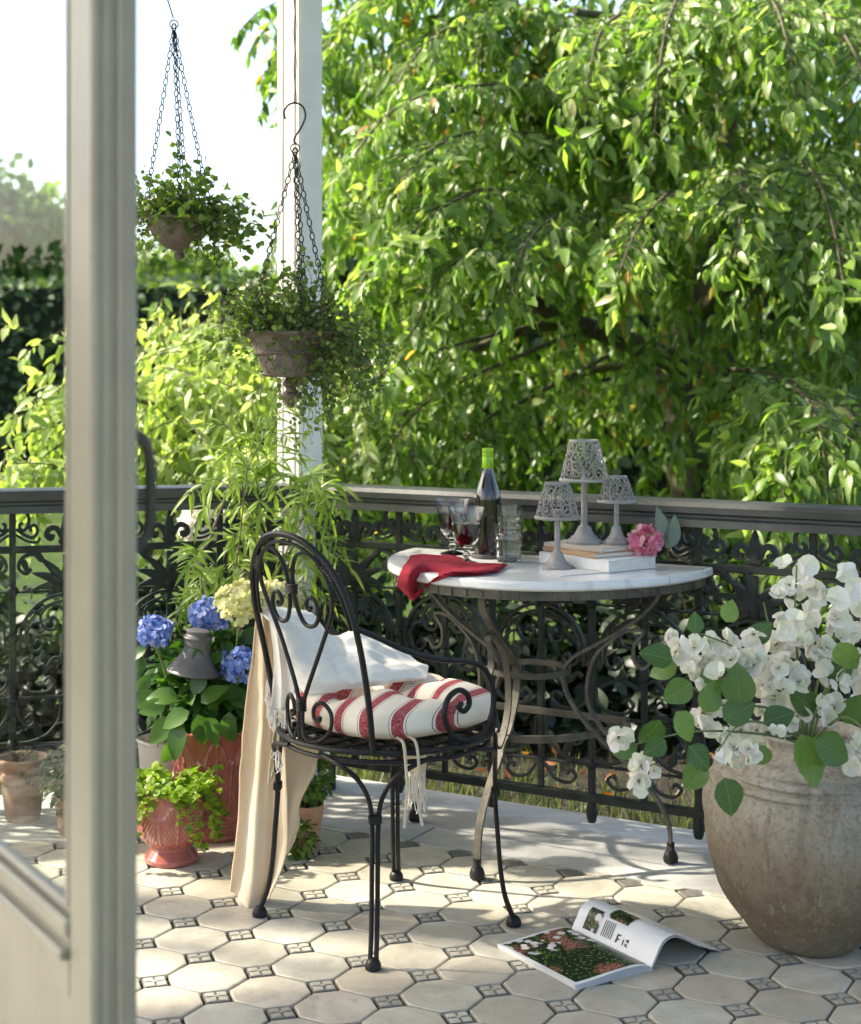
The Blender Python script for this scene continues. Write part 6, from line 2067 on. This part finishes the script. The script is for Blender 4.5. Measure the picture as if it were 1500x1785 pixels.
# the outer boughs arch towards the verandah in layers
M_outer = leaf_mat('sunlit_outer_leaf', (.085, .165, .030), (.165, .265, .062), (.32, .39, .16), .48, .36, extra=[(.95, (.32, .39, .16)), (.985, (.38, .42, .2)), (1.0, (.34, .20, .06))])  # paler copy of the tree leaf: sunlight put into the outer boughs' colour
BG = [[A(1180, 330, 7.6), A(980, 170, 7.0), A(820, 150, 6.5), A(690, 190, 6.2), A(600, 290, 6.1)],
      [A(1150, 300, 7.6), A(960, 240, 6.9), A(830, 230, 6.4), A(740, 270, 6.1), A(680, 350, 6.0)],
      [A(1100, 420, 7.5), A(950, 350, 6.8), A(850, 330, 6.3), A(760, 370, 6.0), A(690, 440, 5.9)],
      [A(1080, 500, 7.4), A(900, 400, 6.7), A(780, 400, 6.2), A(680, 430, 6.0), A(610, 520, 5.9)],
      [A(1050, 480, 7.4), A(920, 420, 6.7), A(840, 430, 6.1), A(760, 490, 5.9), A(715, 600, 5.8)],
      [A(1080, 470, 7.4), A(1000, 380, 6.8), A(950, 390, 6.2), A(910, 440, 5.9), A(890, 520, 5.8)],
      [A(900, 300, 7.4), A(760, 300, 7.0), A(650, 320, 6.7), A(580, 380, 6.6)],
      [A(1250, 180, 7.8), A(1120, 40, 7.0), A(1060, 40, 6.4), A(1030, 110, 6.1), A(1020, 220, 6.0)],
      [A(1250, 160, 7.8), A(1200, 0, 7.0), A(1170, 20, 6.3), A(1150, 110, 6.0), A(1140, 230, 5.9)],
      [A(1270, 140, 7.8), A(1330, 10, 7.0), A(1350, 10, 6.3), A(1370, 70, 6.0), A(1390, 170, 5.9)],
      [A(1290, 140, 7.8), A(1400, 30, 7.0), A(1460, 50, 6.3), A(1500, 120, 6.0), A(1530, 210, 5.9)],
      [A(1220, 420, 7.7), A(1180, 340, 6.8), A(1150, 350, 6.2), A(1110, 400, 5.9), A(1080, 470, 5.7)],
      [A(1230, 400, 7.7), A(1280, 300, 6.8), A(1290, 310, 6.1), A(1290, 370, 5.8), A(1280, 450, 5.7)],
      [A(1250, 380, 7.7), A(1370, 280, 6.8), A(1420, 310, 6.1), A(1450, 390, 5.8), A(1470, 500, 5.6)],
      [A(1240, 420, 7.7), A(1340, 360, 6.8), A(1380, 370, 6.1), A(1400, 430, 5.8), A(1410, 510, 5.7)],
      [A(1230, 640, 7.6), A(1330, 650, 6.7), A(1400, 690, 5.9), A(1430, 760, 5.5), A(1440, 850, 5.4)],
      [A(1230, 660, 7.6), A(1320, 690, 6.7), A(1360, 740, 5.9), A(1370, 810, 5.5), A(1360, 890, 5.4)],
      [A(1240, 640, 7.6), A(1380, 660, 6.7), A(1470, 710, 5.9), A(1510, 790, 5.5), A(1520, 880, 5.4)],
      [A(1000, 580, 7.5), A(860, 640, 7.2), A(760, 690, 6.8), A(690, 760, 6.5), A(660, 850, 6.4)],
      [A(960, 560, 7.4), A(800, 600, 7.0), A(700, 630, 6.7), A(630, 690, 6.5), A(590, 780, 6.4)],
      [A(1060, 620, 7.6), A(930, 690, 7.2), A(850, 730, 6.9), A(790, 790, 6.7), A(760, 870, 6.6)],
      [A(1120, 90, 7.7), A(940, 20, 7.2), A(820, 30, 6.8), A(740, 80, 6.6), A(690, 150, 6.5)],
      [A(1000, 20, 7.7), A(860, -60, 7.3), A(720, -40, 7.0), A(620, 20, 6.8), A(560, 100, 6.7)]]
C_(760, 110, 7.1, (.45, .3, .3), 12, (-.3, -.3, -.2)); C_(640, 180, 7.6, (.35, .4, .4), 24, (-.1, -.2, -.5)); C_(620, 400, 7.6, (.35, .4, .4), 24, (-.1, -.2, -.5)); C_(610, 560, 7.6, (.35, .4, .4), 24, (-.1, -.2, -.5)); C_(640, 20, 7.8, (.35, .4, .4), 20, (-.1, -.2, -.5)); C_(640, 720, 7.8, (.4, .4, .4), 24, (-.1, -.2, -.5))
C_(740, 760, 7.2, (.45, .4, .28), 18, (-.1, -.3, -.6)); C_(860, 790, 7.4, (.40, .4, .25), 14, (0, -.3, -.6)); C_(700, 870, 7.0, (.45, .4, .2), 14, (0, -.2, -.7)); C_(600, 660, 7.1, (.4, .4, .25), 16, (-.3, -.2, -.5)); C_(620, 920, 6.6, (.3, .3, .15), 8, (0, -.2, -.8)); C_(1040, 850, 7.5, (.25, .3, .15), 7, (0, -.2, -.7))
C_(1190, 560, 6.9, (.3, .2, .15), 7, (0, -.3, -.9)); C_(1130, 620, 7.0, (.25, .2, .15), 6, (0, -.3, -.9)); C_(1000, 640, 7.3, (.4, .3, .2), 9, (0, -.3, -.8)); C_(1250, 700, 7.0, (.25, .2, .2), 7, (0, -.3, -.8)); C_(930, 760, 7.5, (.35, .3, .2), 9, (0, -.3, -.8)); C_(1280, 850, 6.6, (.2, .2, .12), 5, (0, -.3, -.8))
C_(1330, 950, 5.8, (.2, .2, .15), 6, (0, -.2, -1)); C_(1430, 940, 5.7, (.28, .3, .12), 9, (0, -.2, -1))
# deeper fill that closes the crown
rf = np.random.default_rng(77)
for k in range(112):
    px, py = rf.uniform(640, 1640), rf.uniform(-260, 700)
    C_(px, py, rf.uniform(8.0, 9.6), (.55, .5, .4), 11, (rf.normal() * .3, -.3, -.5))
for k in range(46):
    px, py = rf.uniform(680, 1640), rf.uniform(-60, 560)
    if not (800 < px < 1270 and 460 < py < 900): C_(px, py, rf.uniform(6.7, 7.6), (.5, .4, .35), 12, (rf.normal() * .3, -.3, -.5))
for k in range(24):
    px, py = rf.uniform(1240, 1700), rf.uniform(540, 900)
    C_(px, py, rf.uniform(7.6, 9.0), (.5, .4, .3), 10, (rf.normal() * .3, -.3, -.5))
# twigs that show left of the post
C_(500, 40, 7.4, (.08, .15, .2), 5, (-.2, -.2, -.5)); C_(515, 90, 7.4, (.1, .15, .2), 5, (-.1, -.2, -.6))
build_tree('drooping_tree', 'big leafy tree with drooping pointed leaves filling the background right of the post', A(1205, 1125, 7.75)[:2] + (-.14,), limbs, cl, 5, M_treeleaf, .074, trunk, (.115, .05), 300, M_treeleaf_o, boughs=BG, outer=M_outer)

# sunlit shrub outside the left-hand railing
cl = []
C_(300, 650, 6.2, (.45, .3, .16), 24, (-.4, -.3, -.3)); C_(420, 640, 6.2, (.45, .3, .18), 24, (-.1, -.3, -.3)); C_(500, 720, 6.3, (.40, .3, .2), 22, (0, -.3, -.4)); C_(350, 740, 6.0, (.45, .3, .18), 26, (-.3, -.3, -.4)); C_(270, 800, 5.9, (.40, .3, .14), 22, (-.3, -.3, -.4)); C_(430, 810, 5.9, (.45, .3, .14), 24, (0, -.3, -.4)); C_(540, 830, 6.2, (.3, .3, .18), 14, (.1, -.3, -.5)); C_(300, 560, 6.8, (.45, .3, .12), 18, (-.5, -.2, -.5)); C_(390, 520, 6.9, (.40, .3, .12), 14, (-.3, -.2, -.5)); C_(500, 600, 6.9, (.4, .3, .2), 18, (0, -.2, -.4)); C_(110, 770, 6.0, (.35, .3, .12), 14, (-.5, -.2, -.2)); C_(30, 820, 6.0, (.25, .3, .08), 8, (-.6, -.2, -.2)); C_(190, 700, 6.2, (.3, .3, .15), 12, (-.4, -.2, -.2)); C_(100, 650, 6.4, (.12, .2, .08), 3, (-.6, -.1, -.5)); C_(600, 850, 6.4, (.3, .3, .2), 12, (.1, -.3, -.5))
C_(450, 690, 6.5, (.5, .3, .3), 24, (0, -.3, -.4)); C_(330, 700, 6.6, (.5, .3, .25), 20, (0, -.3, -.4))
sb = A(430, 1250, 6.4)[:2]
build_tree('sunlit_shrub', 'pale yellow-green sunlit shrub arching over the left-hand railing', sb + (-.14,), [([sb + (.3,), A(430, 900, 6.4), A(330, 740, 6.3), A(220, 690, 6.2)], .03, .008), ([sb + (.3,), A(440, 880, 6.4), A(460, 700, 6.5), A(420, 560, 6.8), A(280, 590, 6.8)], .03, .006), ([sb + (.3,), A(300, 900, 6.3), A(150, 800, 6.1), A(30, 830, 6.0)], .025, .006)], cl, 9, M_lightleaf, .068, [sb + (-.2,), sb + (.1,), A(432, 980, 6.4), A(440, 800, 6.45)], (.045, .025), spray_len=(.2, .42), hang=.45)

def leaf_box(name, label, lo, hi, n, ls, mt, core, seed, cat='hedge', group=None, tpl=None):
    """clipped hedge: dark woody core and leaves over its faces"""
    cx, cy = (lo[0] + hi[0]) / 2, (lo[1] + hi[1]) / 2
    t = thing(name, label, cat, (cx, cy, lo[2]), group=group)
    r = np.random.default_rng(seed)
    b = MB(); g = ls * .7
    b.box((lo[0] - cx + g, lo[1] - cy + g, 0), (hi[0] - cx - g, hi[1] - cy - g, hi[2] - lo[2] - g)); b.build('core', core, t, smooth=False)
    sx, sy, sz = hi[0] - lo[0], hi[1] - lo[1], hi[2] - lo[2]
    P = []
    ar = np.array([sx * sz, sx * sy, sy * sz * 2]); ar /= ar.sum()
    f = r.choice(3, n, p=ar)
    u, v = r.random(n), r.random(n)
    dep = r.random(n) * ls * 1.3
    Q = np.zeros((n, 3)); Nn = np.zeros((n, 3))
    a = f == 0; Q[a] = np.c_[(u[a] - .5) * sx, -sy / 2 + dep[a], v[a] * sz]; Nn[a] = (0, -1, .3)
    a = f == 1; Q[a] = np.c_[(u[a] - .5) * sx, (v[a] - .5) * sy, sz - dep[a]]; Nn[a] = (0, -.3, 1)
    a = f == 2; s = np.where(r.random(a.sum()) < .5, -1, 1); Q[a] = np.c_[s * (sx / 2 - dep[a]), (u[a] - .5) * sy, v[a] * sz]; Nn[a] = np.c_[s, -.3 * np.ones(a.sum()), .3 * np.ones(a.sum())]
    Q += (.5 * vnoise(Q, 2.2, seed) * ls * 1.5)[:, None] * Nn
    V, Fs = scatter(tpl or leaf_tpl(1, .6, .45, .1, .1, 4), Q, frames(rdir(n, r) + Nn * .3, Nn + rdir(n, r) * .6), r.uniform(.6, 1.2, n) * ls)
    o = place('foliage', mixed_mesh('foliage', [(V, Fs, 0)], [mt]), t); o['kind'] = 'stuff'
    return t
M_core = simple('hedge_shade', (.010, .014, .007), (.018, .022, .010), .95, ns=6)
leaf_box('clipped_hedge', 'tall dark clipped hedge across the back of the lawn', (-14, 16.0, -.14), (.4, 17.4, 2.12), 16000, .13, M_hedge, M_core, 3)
leaf_box('clipped_hedge', 'unseen dark clipped hedge added left of the lawn to darken the door glass reflection', (-12, 1.0, -.14), (-10.8, 15.9, 2.3), 6000, .16, M_hedge, M_core, 6)  # out of view, added to cover the bright horizon mirrored in the pane
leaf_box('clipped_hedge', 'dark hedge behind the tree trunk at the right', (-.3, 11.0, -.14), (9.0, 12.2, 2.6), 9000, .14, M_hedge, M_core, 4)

def round_tree(name, label, c, R, n, ls, seed, mt, group=None):
    t = thing(name, label, 'tree', (c[0], c[1], -.14), group=group)
    r = np.random.default_rng(seed)
    b = MB(); b.tube([(0, 0, 0), (.1, 0, c[2] * .5), (0, 0, c[2])], [.2, .15, .08], 8); b.build('trunk', M_bark, t)
    P, D = [], []
    for k in range(26):
        cc = rdir(1, r)[0] * np.array(R) * r.uniform(.3, .85); rr_ = r.uniform(.22, .42)
        m = n // 26
        d = rdir(m, r)
        P.append(cc + d * np.array(R) * rr_ * r.uniform(.6, 1, (m, 1))); D.append(d)
    P = np.vstack(P) + np.array([0, 0, c[2]]); D = np.vstack(D)
    V, Fs = scatter(leaf_tpl(1, .55, .42, .1, .2, 4), P, frames(rdir(len(P), r) + np.array([0, 0, -.3]), D + rdir(len(P), r) * .5), r.uniform(.6, 1.2, len(P)) * ls)
    o = place('crown', mixed_mesh('crown', [(V, Fs, 0)], [mt]), t); o['kind'] = 'stuff'
round_tree('garden_tree', 'light green rounded tree behind the clipped hedge at the far left', (-5.9, 24, 2.9), (2.4, 2.0, 1.6), 9000, .22, 31, M_farleaf)
round_tree('garden_tree', 'pale distant tree top just above the hedge below the upper bowl', (-3.5, 32, 2.6), (2.3, 2.0, 1.2), 6000, .26, 32, M_farleaf)

SD = np.array(sdir)
sc_ = np.array([.50, 3.35, .1]) + SD * 7.2  # unseen tree added in the sun's path to dapple the floor
round_tree('garden_tree', 'unseen airy tree added left of the verandah to dapple the floor with shade', (sc_[0], sc_[1], sc_[2] + .14), (1.4, 1.4, 1.1), 950, .15, 33, M_farleaf)
# dark low planting outside the railings
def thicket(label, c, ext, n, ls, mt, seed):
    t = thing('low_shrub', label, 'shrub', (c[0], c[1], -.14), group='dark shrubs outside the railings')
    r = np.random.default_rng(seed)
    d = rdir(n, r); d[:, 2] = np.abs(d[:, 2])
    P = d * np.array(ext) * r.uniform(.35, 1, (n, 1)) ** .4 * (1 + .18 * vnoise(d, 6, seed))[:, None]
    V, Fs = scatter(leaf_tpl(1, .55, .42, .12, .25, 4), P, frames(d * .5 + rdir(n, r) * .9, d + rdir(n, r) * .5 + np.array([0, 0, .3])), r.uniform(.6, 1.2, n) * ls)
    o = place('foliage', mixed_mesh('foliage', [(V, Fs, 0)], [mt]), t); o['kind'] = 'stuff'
    paths = [crom([(0, 0, 0), tuple(P[i] * .6), tuple(P[i])], 3) for i in range(0, n, 40)]
    o = place('stems', mixed_mesh('stems', [tubes_chunk(paths, .004, 3, 0)], [M_bark]), t); o['kind'] = 'stuff'
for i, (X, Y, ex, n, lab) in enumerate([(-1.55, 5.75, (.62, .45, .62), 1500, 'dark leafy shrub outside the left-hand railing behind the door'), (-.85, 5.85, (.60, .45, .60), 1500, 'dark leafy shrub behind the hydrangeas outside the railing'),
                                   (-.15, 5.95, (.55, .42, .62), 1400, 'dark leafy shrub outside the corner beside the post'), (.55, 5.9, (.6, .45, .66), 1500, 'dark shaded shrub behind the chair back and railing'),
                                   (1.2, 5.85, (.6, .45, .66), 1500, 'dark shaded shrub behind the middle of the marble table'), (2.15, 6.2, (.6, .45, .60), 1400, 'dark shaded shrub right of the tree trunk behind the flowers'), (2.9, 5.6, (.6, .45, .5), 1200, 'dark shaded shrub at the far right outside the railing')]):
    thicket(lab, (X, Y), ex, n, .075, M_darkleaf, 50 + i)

# rough grass along the edge of the slabs
M_grass = leaf_mat('grass_blade', (.035, .055, .016), (.065, .09, .028), (.19, .19, .10), .35, .5)
rgx = np.random.default_rng(91)
n = 7000
s = rgx.uniform(-3.0, 1.2, n); d = 4.06 + rgx.gamma(1.3, .22, n)
P = np.stack([s * U[0] + d * NN[0], s * U[1] + d * NN[1], np.full(n, -.14)], 1)
sl = rgx.uniform(-3.4, .3, n // 2) + sl_c; dl = DL_RAIL + .16 + rgx.gamma(1.3, .22, n // 2)
P2 = np.stack([sl * A_[0] + dl * NL[0], sl * A_[1] + dl * NL[1], np.full(n // 2, -.14)], 1)
P = np.vstack([P, P2])
k = len(P)
bl = (np.array([(-.03, 0, 0), (.03, 0, 0), (-.022, .5, .06), (.022, .5, .06), (0, 1, .22)]), [(0, 1, 3, 2), (2, 3, 4)])
D = np.c_[rgx.normal(size=(k, 2)) * .35, np.ones(k)]
V, Fs = scatter(bl, P, frames(D, rdir(k, rgx)), rgx.uniform(.05, .13, k))
o = place('grass', mixed_mesh('grass', [(V, Fs, 0)], [M_grass])); tag(o, 'rough sunlit grass along the outer edge of the slabs', 'grass', kind='stuff')
# fallen orange leaves on the soil under the railing
M_fall = leaf_mat('fallen_leaf', (.20, .05, .015), (.26, .10, .025), (.18, .11, .04), .3, .5)
n = 45
s = rgx.uniform(-2.2, -.9, n); d = 4.30 + rgx.random(n) * .5
P = np.stack([s * U[0] + d * NN[0], s * U[1] + d * NN[1], -.06 + rgx.random(n) * .09], 1)
V, Fs = scatter(leaf_tpl(1, .6, .4, .15, .2, 4), P, frames(rdir(n, rgx) * np.array([1, 1, .4]), rdir(n, rgx) * .6 + np.array([0, -.4, 1])), rgx.uniform(.03, .055, n))
o = place('fallen_leaves', mixed_mesh('fallen_leaves', [(V, Fs, 0)], [M_fall])); tag(o, 'rust coloured fallen leaves caught in the grass behind the railing', 'leaves', kind='stuff')
